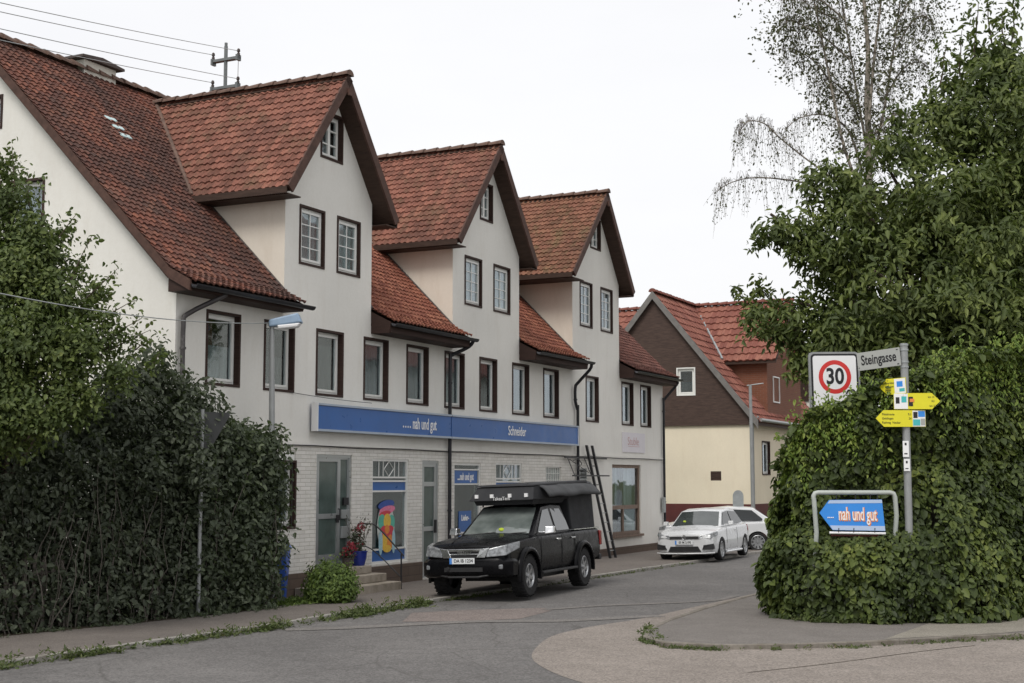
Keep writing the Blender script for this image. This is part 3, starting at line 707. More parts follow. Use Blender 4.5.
dr = metal_door(27.66, 28.43, .10, 2.76, 28.37, [1.20, 2.22])
k = MB(W); slab(k, 28.28, 28.34, 1.1, 1.4, -.01, .034, BF); k.build('handle', M['black_metal'], dr)
BLUE = M['blue_sign']
def shop_window(u0, u1, v0, v1, poster):
    f = MB(W); border(f, u0, u1, v0, v1, .05, .02, .12, BF)
    for z in (v1-.40, v1-.45-.03, v1-.70, v0+.30): slab(f, u0+.05, u1-.05, z-.018, z+.018, .03, .10, BF)
    # diamond lattice in the fanlight
    z0, z1 = v1-.38, v1-.05; m_ = (u0+u1)/2; q_ = (z0+z1)/2
    for dx in (-.42, -.24, .24, .42): slab(f, m_+dx-.009, m_+dx+.009, z0, z1, .045, .06, BF)
    P = [(m_-.20, q_), (m_, z1), (m_+.20, q_), (m_, z0), (m_-.20, q_)]
    for i in range(4): f.tube([(P[i][0], .025-.05, P[i][1]), (P[i+1][0], .025-.05, P[i+1][1])], .012, 4)
    w_ = f.build('shop_window', M['white'], bl)
    g = MB(W); slab(g, u0+.05, u1-.05, v0+.03, v1-.04, .066, .074, BF); g.build('pane', M['glass'], w_)
    g = MB(W); slab(g, u0+.052, u1-.052, v1-.68, v1-.50, .055, .062, BF); g.build('blue_band', BLUE, w_); g = MB(W); slab(g, u0+.052, u1-.052, v0+.05, v0+.28, .055, .062, BF); g.build('blue_band', BLUE, w_)
    g = MB(W); slab(g, u0+.05, u1-.05, v0+.03, v1-.04, .16, .165, BF); g.build('curtain', simple('shop_screen', (.15, .16, .155), .9, .2, 3), w_)
    return w_
sw1 = shop_window(*low['shop1'], 1)
# poster of colourful fruit on the first shop window
cols = {'blue': (.03, .08, .33), 'pink': (.72, .20, .33), 'teal': (.10, .45, .34), 'yel': (.75, .48, .06), 'red': (.60, .04, .07), 'pale': (.62, .66, .62), 'or': (.72, .25, .04), 'ltb': (.35, .55, .62)}
pm = [simple('poster_'+k_, c_, .5, .25, 20) for k_, c_ in cols.items()]; pk = list(cols)
k = MB(W)
def ell(cx, cz, rx, rz2, col, dd, tilt=0.0):
    n = 20; P = []
    for i in range(n):
        t_ = 2*math.pi*i/n; x = rx*math.cos(t_); y = rz2*math.sin(t_); x, y = x*math.cos(tilt)-y*math.sin(tilt), x*math.sin(tilt)+y*math.cos(tilt)
        P.append(BF(cx+x, cz+y, dd))
    k.prism(P, (0, .004, 0), pk.index(col))
u, z = 26.18, 1.30
ell(u-.02, z+.0, .36, .52, 'pale', .052); 
for (dx, dz, rx, rz2, cn, tl) in [(-.02, .50, .34, .10, 'blue', .12), (.02, .38, .33, .09, 'pink', .12), (-.08, .30, .24, .06, 'red', .1), (-.20, .12, .15, .16, 'teal', 0), (.20, .10, .13, .16, 'teal', 0), (.01, .12, .15, .17, 'yel', 0),
                                 (-.12, -.13, .16, .15, 'red', 0), (.14, -.13, .16, .15, 'red', .2), (.0, -.06, .10, .10, 'or', 0), (-.1, -.36, .12, .20, 'yel', .15), (.12, -.36, .12, .17, 'or', -.15), (-.27, -.36, .08, .26, 'ltb', 0), (.27, -.34, .07, .26, 'ltb', 0), (.0, -.5, .17, .08, 'yel', 0)]:
    ell(u+dx, z+dz*.95, rx, rz2, cn, .046-.0015*len(k.f)/22, tl)
k.build('window_poster', pm, sw1)
a, b_, c, d = low['shop2']
f = MB(W); border(f, a, b_, c, d, .05, .02, .12, BF); slab(f, a+.05, b_-.05, d-.52, d-.49, .03, .10, BF); slab(f, a+.05, b_-.05, d-.17, d-.14, .03, .1, BF)
w_ = f.build('shop_window', M['white'], bl)
g = MB(W); slab(g, a+.05, b_-.05, c+.03, d-.04, .066, .074, BF); g.build('pane', M['glass'], w_)
for (q0, q1, q2, q3) in ((a+.052, b_-.10, d-.485, d-.175), (a+.34, a+.98, c+.35, d-1.15)): g = MB(W); slab(g, q0, q1, q2, q3, .054, .062, BF); g.build('blue_panel', M['blue_sign'], w_)
g = MB(W)
text_into(g, '....nah und gut', .24, lambda x, y, z_: W((a+b_)/2-.02+x, .025-.053+z_, d-.33+y), .004, .62, .006)
for i, tx in enumerate(('Liefer-', 'service', 'hier!')): text_into(g, tx, .19, lambda x, y, z_, i=i: W(a+.66+x, .025-.053+z_, d-1.32-i*.36+y), .004, .8, .006)
g.build('lettering', M['sign_white'], w_)
g = MB(W); slab(g, a+.05, b_-.05, c, d, .45, .46, BF); g.build('shelf', simple('shop_inside', (.05, .045, .032), .9, .9, 3), w_)
shop_window(*low['shop3'], 0)
a, b_, c, d = low['block']
f = MB(W); border(f, a, b_, c, d, .03, .03, .12, BF)
for i in range(1, 7): slab(f, a+(b_-a)*i/7-.008, a+(b_-a)*i/7+.008, c+.03, d-.03, .04, .1, BF)
for i in range(1, 3): slab(f, a+.03, b_-.03, c+(d-c)*i/3-.008, c+(d-c)*i/3+.008, .041, .099, BF)
w_ = f.build('glass_block_window', M['white'], bl); g = MB(W); slab(g, a+.03, b_-.03, c+.03, d-.03, .06, .09, BF); g.build('glass_blocks', simple('glass_block', (.30, .33, .31), .25, .4, 14), w_)
a, b_, c, d = low['vent']; f = MB(W); border(f, a, b_, c, d, .03, .0, .12, BF)
for i in range(7): slab(f, a+.03, b_-.03, c+.04+i*.042, c+.058+i*.042, .02, .1, BF)
f.build('louvre', M['alu'], bl)
# timber shop window near the right corner
a, b_, c, d = shop4
f = MB(W); border(f, a, b_, c, d, .10, .05, .17, FAC); slab(f, a+.1, b_-.1, 1.42, 1.54, .06, .16, FAC); slab(f, a-.06, b_+.06, c-.07, c, -.08, .1, FAC); slab(f, 40.36, 40.44, c+.1, 1.42, .062, .158, FAC)
w_ = f.build('shop_window', M['oak'], bl); g = MB(W); slab(g, a+.1, b_-.1, c+.1, d-.1, .10, .108, FAC); g.build('pane', M['glass'], w_)
g = MB(W); wavy(g, a+.1, a+.75, 1.5, d-.1, .22, FAC, ph=1); wavy(g, 40.5, 40.8, 1.5, d-.1, .22, FAC, ph=2); wavy(g, a+.1, b_-.1, 1.5, d-.1, .32, FAC, ph=3, amp=.03, mi=1); wavy(g, a+.1, 40.3, c+.1, 1.5, .25, FAC, ph=4)
g.build('curtain', [M['cur_brown'], M['cur_white']], w_, recalc=False)
g = MB(W); slab(g, 40.5, 41.45, c+.12, 1.40, .12, .13, FAC); g.build('notice', simple('pale_notice', (.45, .52, .48), .6, .15, 9), w_)

# downpipes
def downpipe(pts, mat='gutter', r=.045):
    k = MB(W); k.tube(curve(pts, 3), r, 8); 
    for z in (4.6, 1.6): 
        q_ = min(pts, key=lambda p_: abs(p_[2]-z)); k.tube([(q_[0], q_[1], z-.02), (q_[0], q_[1], z+.02)], r+.012, 8)
    return k.build('downpipe', M[mat], bl, smooth=50)
downpipe([(19.75, .50, 5.60), (19.6, .42, 5.50), (19.16, .12, 5.20), (19.10, .09, 5.0), (19.10, .09, 4.2), (19.12, .09, 2.0), (19.12, .09, .1)], 'white_pipe')
downpipe([(29.12, .56, 5.60), (29.12, .45, 5.48), (29.0, .2, 5.34), (28.86, .12, 5.26), (28.83, .10, 5.1), (28.83, .10, 3.0), (28.83, .10, .05)])
downpipe([(36.42, .56, 5.60), (36.42, .50, 5.45), (36.35, .16, 5.08), (36.33, .09, 4.95), (36.33, .09, 4.55), (36.48, .09, 4.32), (36.5, .09, 4.1), (36.5, .09, .05)])
downpipe([(44.0, .52, 5.58), (43.98, .4, 5.4), (43.8, .1, 5.0), (43.76, .08, 4.8), (43.76, .08, 2.0), (43.76, .08, .05)])
k = MB(W); k.box(43.55, 43.75, .052, .13, 1.25, 1.75); k.build('meter_box', M['metal'], bl, bevel=.01)

# the steps at the first door
st = thing('entrance_steps', 'worn concrete steps descending from the grey glass door to the pavement', 'steps', W(24, .4, 0), R(RX))
for i, (s0, s1, o, z0, z1) in enumerate(((23.1, 24.78, .48, .40, .555), (22.9, 24.98, .72, .23, .395), (22.6, 25.14, .98, PZ-.03, .225))):
    k = MB(W); k.box(s0, s1, .08, o, z0, z1); k.build('step', M['concrete'], st, bevel=.012)
k = MB(W); k.box(23.15, 24.72, .09, .44, PZ-.03, .39); k.build('step_core', M['plinth'], st)
hr = thing('handrail', 'thin black metal handrail running down beside the entrance steps', 'handrail', W(25.16, .96, PZ), R(RX))
k = MB(W); k.tube(curve([(24.86, .09, 1.40), (24.9, .30, 1.40), (24.98, .48, 1.34), (25.16, .96, .80), (25.17, .99, .74)], 4), .017, 6); k.build('rail', M['black_metal'], hr)
k = MB(W); k.tube(curve([(24.86, .09, .93), (24.9, .26, .93), (25.0, .48, .78), (25.16, .96, .30)], 4), .013, 6); k.build('rail', M['black_metal'], hr)
k = MB(W); k.tube([(25.16, .96, PZ-.02), (25.16, .96, .78)], .018, 6); k.build('post', M['black_metal'], hr)

# blue fascia sign over the shop
sg = thing('shop_signboard', 'long blue shop fascia reading ....nah und gut and Schneider with pale metal edges', 'sign', W(29.7, .1, 3.29), R(RX))
for (s0, s1) in ((23.15, 28.72), (28.76, 36.27)):
    k = MB(W); k.box(s0, s1, .065, .185, 3.31, 3.80); pn = k.build('panel', M['blue_sign'], sg)
    k = MB(W); k.box(s0-.005, s1+.005, .063, .21, 3.805, 3.845); k.box(s0-.005, s1+.005, .063, .21, 3.285, 3.33); k.build('trim', simple('pale_sign_edge', (.36, .42, .50), .4, .1, 3), pn)
for x_ in (23.12, 36.275): k = MB(W); k.box(x_, x_+.022, .06, .212, 3.283, 3.847); k.build('end_cap', M['sign_white'], sg)
k = MB(W); text_into(k, 'nah und gut', .36, lambda x, y, z: W(26.92+x, .187+z, 3.565+y), .006, .64, .004, 'LEFT')
for i in range(4): k.box(26.5+i*.10, 26.535+i*.10, .187, .193, 3.47, 3.51)
text_into(k, 'Schneider', .34, lambda x, y, z: W(32.30+x, .187+z, 3.56+y), .006, .78, .003)
k.build('lettering', M['sign_white'], sg)
# faded little sign on the right wall
ws = thing('wall_plaque', 'small faded white wall sign with pink script under the last two upper windows', 'sign', W(41.1, .02, 3.2), R(RX))
k = MB(W); k.box(40.15, 42.1, .004, .03, 3.18, 3.80); k.build('panel', M['dirty_white'], ws)
k = MB(W); text_into(k, 'Stuble', .36, lambda x, y, z: W(41.05+x, .032+z, 3.52+y), .003, 1.1, 0); k.box(40.6, 41.6, .031, .034, 3.36, 3.375); k.build('lettering', M['pink_ink'], ws)
# iron bracket on the wall behind the ladder
br = thing('iron_bracket', 'black wrought iron awning bracket on the wall behind the ladder', 'bracket', W(36.9, .1, 2.4), R(RX))
k = MB(W); k.box(35.5, 38.6, .10, .13, 2.93, 2.97); k.build('bar', M['black_metal'], br)
k = MB(W); k.box(35.5, 38.2, .34, .37, 2.42, 2.46); k.build('bar', M['black_metal'], br)
k = MB(W)
for s_ in (35.7, 36.9): k.tube([(s_, .11, 2.95), (s_-.05, .35, 2.45)], .014, 5)
k.tube(curve([(35.9, .2, 2.86), (36.25, .2, 2.90), (36.4, .25, 2.76), (36.1, .25, 2.72), (36.0, .3, 2.6), (36.5, .3, 2.56)], 4), .012, 5)
k.tube([(35.75, .15, 2.9), (36.8, .3, 2.52)], .01, 5); k.build('scroll', M['black_metal'], br)
# ladder
ld = thing('ladder', 'tall black ladder leaning on the white wall behind the pickup', 'ladder', W(37.9, .6, PZ), R(RX))
for ds in (0, .42):
    k = MB(W); k.hexa([(37.65+ds, .62, PZ), (37.71+ds, .62, PZ), (37.71+ds, .55, PZ), (37.65+ds, .55, PZ), (37.05+ds, .14, 3.32), (37.11+ds, .14, 3.32), (37.11+ds, .07, 3.32), (37.05+ds, .07, 3.32)]); k.build('rail', M['black_metal'], ld)
for i in range(11):
    t_ = (i+.8)/12; k = MB(W); s_ = 37.68-.60*t_; o_ = .585-.48*t_; z_ = PZ+(3.26)*t_
    k.tube([(s_+.02, o_, z_), (s_+.40, o_, z_)], .014, 6); k.build('rung', M['metal' if i < 7 else 'black_metal'], ld)
# power mast on the roof
pm_ = thing('roof_power_mast', 'grey steel power mast with insulators standing on the tiled roof', 'mast', W(24.55, -3.25, 10.2), R(RX))
k = MB(W); k.tube([(24.4, -3.25, 9.9), (24.4, -3.25, 12.0)], .042, 8); k.tube([(24.4, -3.25, 12.0), (24.4, -3.25, 12.08)], .035, 8); k.build('pole', M['mast_steel'], pm_, smooth=40)
ins_pts = []
for z in (11.69, 11.05):
    k = MB(W); k.box(24.34, 24.46, -3.62, -2.88, z-.03, z+.03); k.box(24.33, 24.47, -3.62, -3.57, z-.09, z+.05); k.box(24.33, 24.47, -2.93, -2.88, z-.06, z+.07); k.build('crossarm', M['mast_steel'], pm_)
    for o in (-3.6, -2.9):
        k = MB(W); k.lathe((24.4, o, z+.05), (0, 0, 1), [(.0, 0), (.035, 0), (.035, .05), (.02, .07), (.04, .10), (.03, .15), (0, .17)], 8); k.build('insulator', M['slab'], pm_, smooth=50); ins_pts.append((24.4, o, z+.16))
wi = MB(W)
def wire(p, q, sag, r=.009, mb=wi):
    mb.tube([tuple(p[j]+(q[j]-p[j])*t_-(sag*4*t_*(1-t_) if j == 2 else 0) for j in range(3)) for t_ in [i/14 for i in range(15)]], r, 4)
far = [(-14, -1.8, 13.0), (-14, -1.1, 13.0), (-14, -1.8, 12.45), (-14, -1.1, 12.45)]
tmp = []
for i, p_ in enumerate(ins_pts):
    c = at(-340, (-67, -75, -38, -52)[i], 13.5)
    mb = MB(I); P = [W(*p_)+(c-W(*p_))*t_-Vector((0, 0, .06*4*t_*(1-t_))) for t_ in [j/14 for j in range(15)]]
    mb.tube([tuple(x) for x in P], .007, 4); o_ = mb.build('overhead_wire', M['metal']); tag(o_, 'thin overhead wire running left from the roof mast', 'wire', 'overhead wires left of the roof mast')
for i, (p_, e) in enumerate(((ins_pts[1], (31, -8, 10.0)), (ins_pts[3], (29, -7.5, 9.6)), (ins_pts[2], (27.5, -7.5, 9.6)))):
    mb = MB(W); wire(p_, e, .1, .006, mb); o_ = mb.build('overhead_wire', M['metal']); tag(o_, 'thin wire dropping behind the dormer roof right of the mast', 'wire', 'wires right of the roof mast')

# ------------------------------------------------------------------ the house at the bend
hb = thing('gable_house', 'cream house with dark brown boarded gable and red tiled roof beyond the white car', 'house', W(52, -3.2, 0), R(RX))
SB, BR, BZ, sl_ = 52.0, -3.22, 9.78, 1.235
GB = lambda u, v, d: (SB+d, u, v)
EB = .66; EW = -7.1
k = MB(W); wall_poly(k, rect(EW, EB, 1.40, 4.48), [rect(-.98, -.55, 2.30, 2.66)], GB, .08)
SD = lambda u, v, d: (u, EB-d, v)
wall_poly(k, rect(SB, 63, 1.40, 5.0), [rect(53.5, 54.6, 2.55, 3.83), rect(57, 58.1, 2.55, 3.83)], SD, .15)
k.poly([(63, EB, 0), (63, EW, 0), (63, EW, 5), (63, EB, 5)]); k.poly([(SB, EW, 0), (63, EW, 0), (63, EW, 5), (SB, EW, 5)])
k.build('wall', M['cream'], hb, recalc=False)
k = MB(W); k.box(SB-.03, 63.02, EW-.02, EB+.03, 0, 1.40); k.build('plinth', M['maroon'], hb)
k = MB(W); z_ = lambda o: BZ-.12-abs(o-BR)*sl_
gwin = rect(-2.27, -1.55, 5.66, 6.70)
wall_poly(k, [(EW, 4.48), (EB, 4.48), (EB, z_(EB)), (BR, z_(BR)), (EW, z_(EW))], [gwin], lambda u, v, d: (SB-.07+d, u, v), .12)
k.box(SB-.09, SB+.0, EW, EB+.02, 4.44, 4.50); k.build('gable_boarding', M['board_brown'], hb, recalc=False)
window(hb, -2.27, -1.55, 5.66, 6.70, lambda u, v, d: (SB-.07+d, u, v), 'cas', ('cur_dim', 0, .5), rim='white', reveal=.12)
k = MB(W); slab(k, -.98, -.55, 2.30, 2.66, .02, .07, GB)
for i in range(5): slab(k, -.96, -.57, 2.33+i*.065, 2.355+i*.065, .0, .03, GB)
k.build('vent', M['board_brown'], hb)
for (u0, u1) in ((53.5, 54.6), (57, 58.1)):
    window(hb, u0, u1, 2.55, 3.83, SD, 'cas', ('cur_grey', 0, 1), reveal=.14)
# roofs: main and cross wing
q = MB(W)
def RP(s, o, dz=0): return (s, o, BZ-abs(o-BR)*sl_+dz)
for oe in (1.0, -7.5):
    q.hexa([RP(SB-.22, BR, -.16), RP(63.2, BR, -.16), RP(63.2, oe, -.16), RP(SB-.22, oe, -.16), RP(SB-.22, BR, -.03), RP(63.2, BR, -.03), RP(63.2, oe, -.03), RP(SB-.22, oe, -.03)])
rf = q.build('roof', M['soffit'], hb)
Lb = math.hypot(4.22, 4.22*sl_); dV = (W(0, BR, BZ)-W(0, 1.0, BZ-4.22*sl_)).normalized(); NN = AX.cross(dV).normalized(); NN = NN if NN.z > 0 else -NN
k = MB(I); tile_field(k, W(SB-.2, 1.02, BZ-4.24*sl_), AX, dV, NN, 40, 17, 11.4/40, Lb/17, lambda u, v: True, .024, .045); k.build('roof_tiles', M['tile_red'], rf, recalc=False)
k = MB(W)
for oe in (1.02, -7.5):
    k.hexa([RP(SB-.26, BR, -.26), RP(SB-.21, BR, -.26), RP(SB-.21, oe, -.26), RP(SB-.26, oe, -.26), RP(SB-.26, BR, .06), RP(SB-.21, BR, .06), RP(SB-.21, oe, .06), RP(SB-.26, oe, .06)])
k.build('bargeboard', simple('verge_grey_board', (.17, .16, .15), .8, .2, 5), rf)
k = MB(I); ridge_row(k, W(SB-.24, BR, BZ+.05), W(63, BR, BZ+.05), .1, .4); k.build('ridge_tiles', M['tile_red'], rf, recalc=False)
# cross wing
WS, WZ, we, wz = 57.0, 9.78, 54.0, 7.12; fr_, bk_ = 1.15, -7.9
q = MB(W)
for ee in (we, 60.0):
    q.hexa([(WS, bk_, WZ-.15), (ee, bk_, wz-.15), (ee, fr_, wz-.15), (WS, fr_, WZ-.15), (WS, bk_, WZ-.03), (ee, bk_, wz-.03), (ee, fr_, wz-.03), (WS, fr_, WZ-.03)])
wr = q.build('wing_roof', M['soffit'], hb)
Lw = math.hypot(WS-we, WZ-wz); dV = (W(WS, 0, WZ)-W(we, 0, wz)).normalized(); NN = dV.cross(NX).normalized(); NN = NN if NN.z > 0 else -NN
k = MB(I); tile_field(k, W(we, fr_, wz)-dV*.03, -NX, dV, NN, 32, 9, (fr_-bk_)/32, (Lw+.03)/9, lambda u, v: True, .026, .055); k.build('roof_tiles', M['tile_red'], wr, recalc=False)
k = MB(I); ridge_row(k, W(WS, fr_, WZ+.05), W(WS, bk_, WZ+.05), .1, .4); k.build('ridge_tiles', M['tile_red'], wr, recalc=False)
k = MB(W); k.tube([RP(we+.0, BR+ (BZ-wz)/sl_, .07), RP(WS, BR+.1, .05)], .07, 6); k.build('valley_flashing', M['metal'], wr)
k = MB(W); k.box(54.35, 59.65, -6.9, .68, 4.6, 7.35); k.prism([(54.35, .68, 7.3), (59.65, .68, 7.3), (57, .68, 9.6)], (0, -.3, 0)); k.build('wing_wall', M['brick_red'], hb)
window(hb, 55.2, 56.1, 5.5, 6.5, lambda u, v, d: (u, .70-d, v), 'cas', ('cur_grey', 0, 1), rim='white', reveal=.1)
k = MB(W); k.tube([(SB-.06, .74, .1), (SB-.06, .74, 4.5), (SB-.05, .98, 4.75)], .055, 8); k.tube([(SB, 1.06, 4.62), (62, 1.06, 4.62)], .07, 8); k.build('downpipe', M['metal'], hb, smooth=50)
# pale house further along and the red roofed one behind the big tree
def box_house(name, label, fr, s0, s1, o0, o1, ze, zr, wallm, roofm, wins, rz):
    th = thing(name, label, 'house', W((s0+s1)/2, (o0+o1)/2, 0), R(RX))
    om = (o0+o1)/2
    k = MB(W); k.poly([(s0, o0, 0), (s0, o1, 0), (s0, o1, ze), (s0, om, zr), (s0, o0, ze)]); k.poly([(s1, o0, 0), (s1, o1, 0), (s1, o1, ze), (s1, om, zr), (s1, o0, ze)])
    k.poly([(s0, o1, 0), (s1, o1, 0), (s1, o1, ze), (s0, o1, ze)]); k.poly([(s0, o0, 0), (s1, o0, 0), (s1, o0, ze), (s0, o0, ze)]); k.build('wall', M[wallm], th, recalc=False)
    q = MB(W); sl2 = (zr-ze)/((o1-o0)/2)
    for oe, sg in ((o1+.5, 1), (o0-.5, -1)):
        zz = ze-.5*sl2
        q.hexa([(s0-.4, om, zr), (s1+.4, om, zr), (s1+.4, oe, zz), (s0-.4, oe, zz), (s0-.4, om, zr+.15), (s1+.4, om, zr+.15), (s1+.4, oe, zz+.15), (s0-.4, oe, zz+.15)])
    rf = q.build('roof', M[roofm], th)
    for (u, v) in wins:
        q = MB(W); q.box(s0-.03, s0+.02, u-.45, u+.45, v-.6, v+.6, 0); wn = q.build('window', M['white'], th)
        q = MB(W); q.box(s0-.045, s0-.032, u-.36, u-.03, v-.5, v+.5); q.box(s0-.045, s0-.032, u+.03, u+.36, v-.5, v+.5); q.build('pane', M['car_glass'], wn)
        
        for uu in (u-.88, u+.47): q = MB(W); q.box(s0-.06, s0-.03, uu, uu+.41, v-.6, v+.6); q.build('shutter', M['brown'], wn)
    return th
box_house('pale_house', 'pale rendered house with brown shutters glimpsed between the tree and the red roofed house', 'x', 66, 78, -7.5, -.4, 7.5, 9.4, 'pale', 'tile_red', [(-1.4, 6.7), (-3.9, 6.7), (-1.4, 4.2), (-3.9, 4.2)], 0)
bh = box_house('brick_house', 'tall orange roofed house barely glimpsed through the crown of the large tree', 'x', 50, 64, 16, 27, 8.0, 14.6, 'pale', 'tile_red', [(20, 5.2), (23, 5.2)], 0)

# ------------------------------------------------------------------ vehicles
def VT(ox, oy, phi, roll=0.0, dz=0.0):
    fx = Vector((-math.sin(phi), -math.cos(phi), 0)); ly = Vector((-fx.y, fx.x, 0)); cr, sr = math.cos(roll), math.sin(roll)
    def T(x, y, z): return Vector((ox, oy, dz)) + fx*x + ly*(y*cr+z*sr) + Vector((0, 0, z*cr-y*sr))
    return T
def loft(mb, stations, mi=0, cap=True):
    """stations: (x, [(y, z) from bottom centre round the left side to top centre])"""
    n = len(stations[0][1]); b = len(mb.v); m = 2*n-2
    for x, pr in stations:
        ring = list(pr)+[(-y, z) for y, z in pr[-2:0:-1]]
        for y, z in ring: mb.v.append(mb.T(x, y, z))
    for i in range(len(stations)-1):
        for k in range(m):
            mb.f.append((b+i*m+k, b+i*m+(k+1) % m, b+(i+1)*m+(k+1) % m, b+(i+1)*m+k)); mb.m.append(mi)
    if cap:
        for s_ in (0, len(stations)-1): mb.f.append(tuple(b+s_*m+k for k in range(m))); mb.m.append(mi)
def lower(w, zb, zm, zs, zt):
    return [(0, zb), (w-.16, zb), (w-.05, zb+.05), (w-.012, zb+.16), (w, zm), (w-.015, zs-.09), (w-.05, zs-.02), (w-.12, zs+.01), (w*.55, zt-.01), (0, zt+.012)]
def cut_arches(o, T, xs, r, zc, parent, width=2.4):
    for x in xs:
        c = MB(T); n = 28; P = [(x+r*math.cos(2*math.pi*i/n), -width/2, zc+r*math.sin(2*math.pi*i/n)) for i in range(n)]
        c.prism(P, (0, width, 0)); me = c.build('cutter', M['trim_black'], parent)
        md = o.modifiers.new('arch', 'BOOLEAN'); md.object = me; md.operation = 'DIFFERENCE'; md.solver = 'EXACT'
        dg = bpy.context.evaluated_depsgraph_get(); nm = bpy.data.meshes.new_from_object(o.evaluated_get(dg)); o.modifiers.clear(); o.data = nm
        bpy.data.objects.remove(me)
    me = o.data; me.polygons.foreach_set('use_smooth', [True]*len(me.polygons)); me.set_sharp_from_angle(angle=R(32)); me.update()
    wn = o.modifiers.new('normals', 'WEIGHTED_NORMAL'); wn.keep_sharp = True; wn.weight = 80
def wheel(T, x, y, r, wd, parent, rimr, rimmat, side, spokes=5, tread=0):
    sg = 1 if side > 0 else -1
    k = MB(T); c = (x, y, r)
    k.lathe(c, (0, sg, 0), [(rimr, -wd/2), (r*.93, -wd/2), (r*.985, -wd*.38), (r, -wd*.2), (r, wd*.2), (r*.985, wd*.38), (r*.93, wd/2), (rimr*1.04, wd/2-.004), (rimr, wd*.30)], 36)
    if tread:
        for i in range(30):
            for q_, s2 in ((.0, -1), (.5, 1)):
                t_ = 2*math.pi*(i+q_)/30; ca, sa = math.cos(t_), math.sin(t_)
                P = []
                for (rr, yy, tt) in ((r-.01, .05, -.035), (r-.01, .5, -.035), (r-.01, .5, .035), (r-.01, .05, .035), (r+.014, .05, -.03), (r+.014, .47, -.03), (r+.014, .47, .03), (r+.014, .05, .03)):
                    P.append((x+rr*math.cos(t_+tt), y+sg*s2*yy*wd*1.0, r+rr*math.sin(t_+tt)))
                k.hexa(P)
    w = k.build('wheel', M['rubber'], parent, smooth=40)
    k = MB(T)
    k.lathe(c, (0, sg, 0), [(rimr*1.0, wd*.44), (rimr*.93, wd*.47), (rimr*.86, wd*.36), (rimr*.84, wd*.05)], 32)
    for i in range(spokes):
        t_ = 2*math.pi*i/spokes+.3; u = (math.cos(t_), math.sin(t_)); v = (-u[1], u[0]); h0, h1 = .030, .022
        P = []
        for (rr, hw, d) in ((.03, .042, .10), (.03, -.042, .10), (rimr*.9, -.03, .10), (rimr*.9, .03, .10), (.03, .042, .36), (.03, -.042, .36), (rimr*.9, -.026, .40), (rimr*.9, .026, .40)):
            P.append((x+u[0]*rr+v[0]*hw, y+sg*wd*d, r+u[1]*rr+v[1]*hw))
        k.hexa(P)
    k.lathe(c, (0, sg, 0), [(.0, wd*.42), (.05, wd*.42), (.06, wd*.3)], 16)
    k.build('rim', M[rimmat], w, smooth=40)
    k = MB(T); k.lathe(c, (0, sg, 0), [(0, -.02), (rimr*.86, -.02), (rimr*.86, .03), (0, .03)], 24); k.build('brake_disc', M['steel_rim'], w)
    return w
def quadpanel(mb, P, N_off, th=.012, mi=0):
    """P: four or more T points, pushed along N_off and given a thickness"""
    a = [tuple(p[i]+N_off[i]*.004 for i in range(3)) for p in P]; mb.prism(a, tuple(N_off[i]*th for i in range(3)), mi)
def pl(T, parent, x, y, z, txt, tilt=0.0, w=.52, h=.11):
    k = MB(T); k.hexa([(x, -w/2+y, z-h/2), (x, w/2+y, z-h/2), (x+.012, w/2+y, z-h/2), (x+.012, -w/2+y, z-h/2), (x, -w/2+y, z+h/2), (x, w/2+y, z+h/2), (x+.012, w/2+y, z+h/2), (x+.012, -w/2+y, z+h/2)])
    p = k.build('number_plate', M['plate'], parent)
    k = MB(T); k.box(x+.0125, x+.0145, y-w/2, y-w/2+.05, z-h/2, z+h/2); k.build('country_band', M['plate_blue'], p)
    k = MB(T); text_into(k, txt, .088, lambda a, b, c: T(x+.0125+c, y+.03+a, z+b), .002, .95, .002); k.build('lettering', M['ink'], p)

# ---- black pickup
PT = VT(.10, 28.98, R(23), R(-2.0), .033)
pk_ = thing('pickup_truck', 'black double cab pickup with roof tent parked half on the pavement', 'pickup', (.10, 28.98, 0), 0)
MP = M['paint_black']
k = MB(PT)
st_ = [(2.46, .66, .50, .72, .90, .93), (2.42, .80, .44, .72, .97, 1.00), (2.30, .885, .42, .74, 1.03, 1.07), (2.0, .92, .42, .78, 1.085, 1.135), (1.55, .93, .42, .80, 1.125, 1.18), (1.0, .93, .42, .80, 1.15, 1.215), (.9, .93, .42, .80, 1.15, 1.17), (0, .93, .42, .80, 1.155, 1.17), (-.98, .93, .42, .80, 1.17, 1.18), (-1.02, .93, .44, .80, 1.18, 1.19), (-2.0, .925, .48, .80, 1.19, 1.195), (-2.68, .91, .52, .80, 1.19, 1.195), (-2.74, .88, .56, .80, 1.17, 1.175)]
loft(k, [(x, lower(w, zb, zm, zs, zt)) for (x, w, zb, zm, zs, zt) in st_])
body = k.build('body', MP, pk_); cut_arches(body, PT, (1.55, -1.55), .475, .41, pk_)
k = MB(PT)                                        # cab
AY, RY = .80, .64
cab = [(1.02, AY, 1.15), (.16, RY, 1.73), (-.35, RY+.01, 1.765), (-.95, RY, 1.745), (-1.18, AY, 1.15)]
def cabpt(i, s, e=0): x, y, z = cab[i]; return (x, s*(y+e), z)
L_ = [cabpt(i, 1) for i in range(5)]; Rr = [cabpt(i, -1) for i in range(5)]
C_ = [(x, 0, z+(.035 if 0 < i < 4 else .0)+(0)) for i, (x, y, z) in enumerate(cab)]; C_[0] = (1.10, 0, 1.17); 
k.add(L_+Rr+C_, [(0, 1, 2, 3, 4), (5, 9, 8, 7, 6)]+[(i, i+1, 10+i+1, 10+i) for i in range(4)]+[(10+i, 10+i+1, 5+i+1, 5+i) for i in range(4)])
k.build('cab', MP, pk_, bevel=.03, smooth=30)
def lp(a, b, t_): return tuple(x+(y-x)*t_ for x, y in zip(a, b))
k = MB(PT)
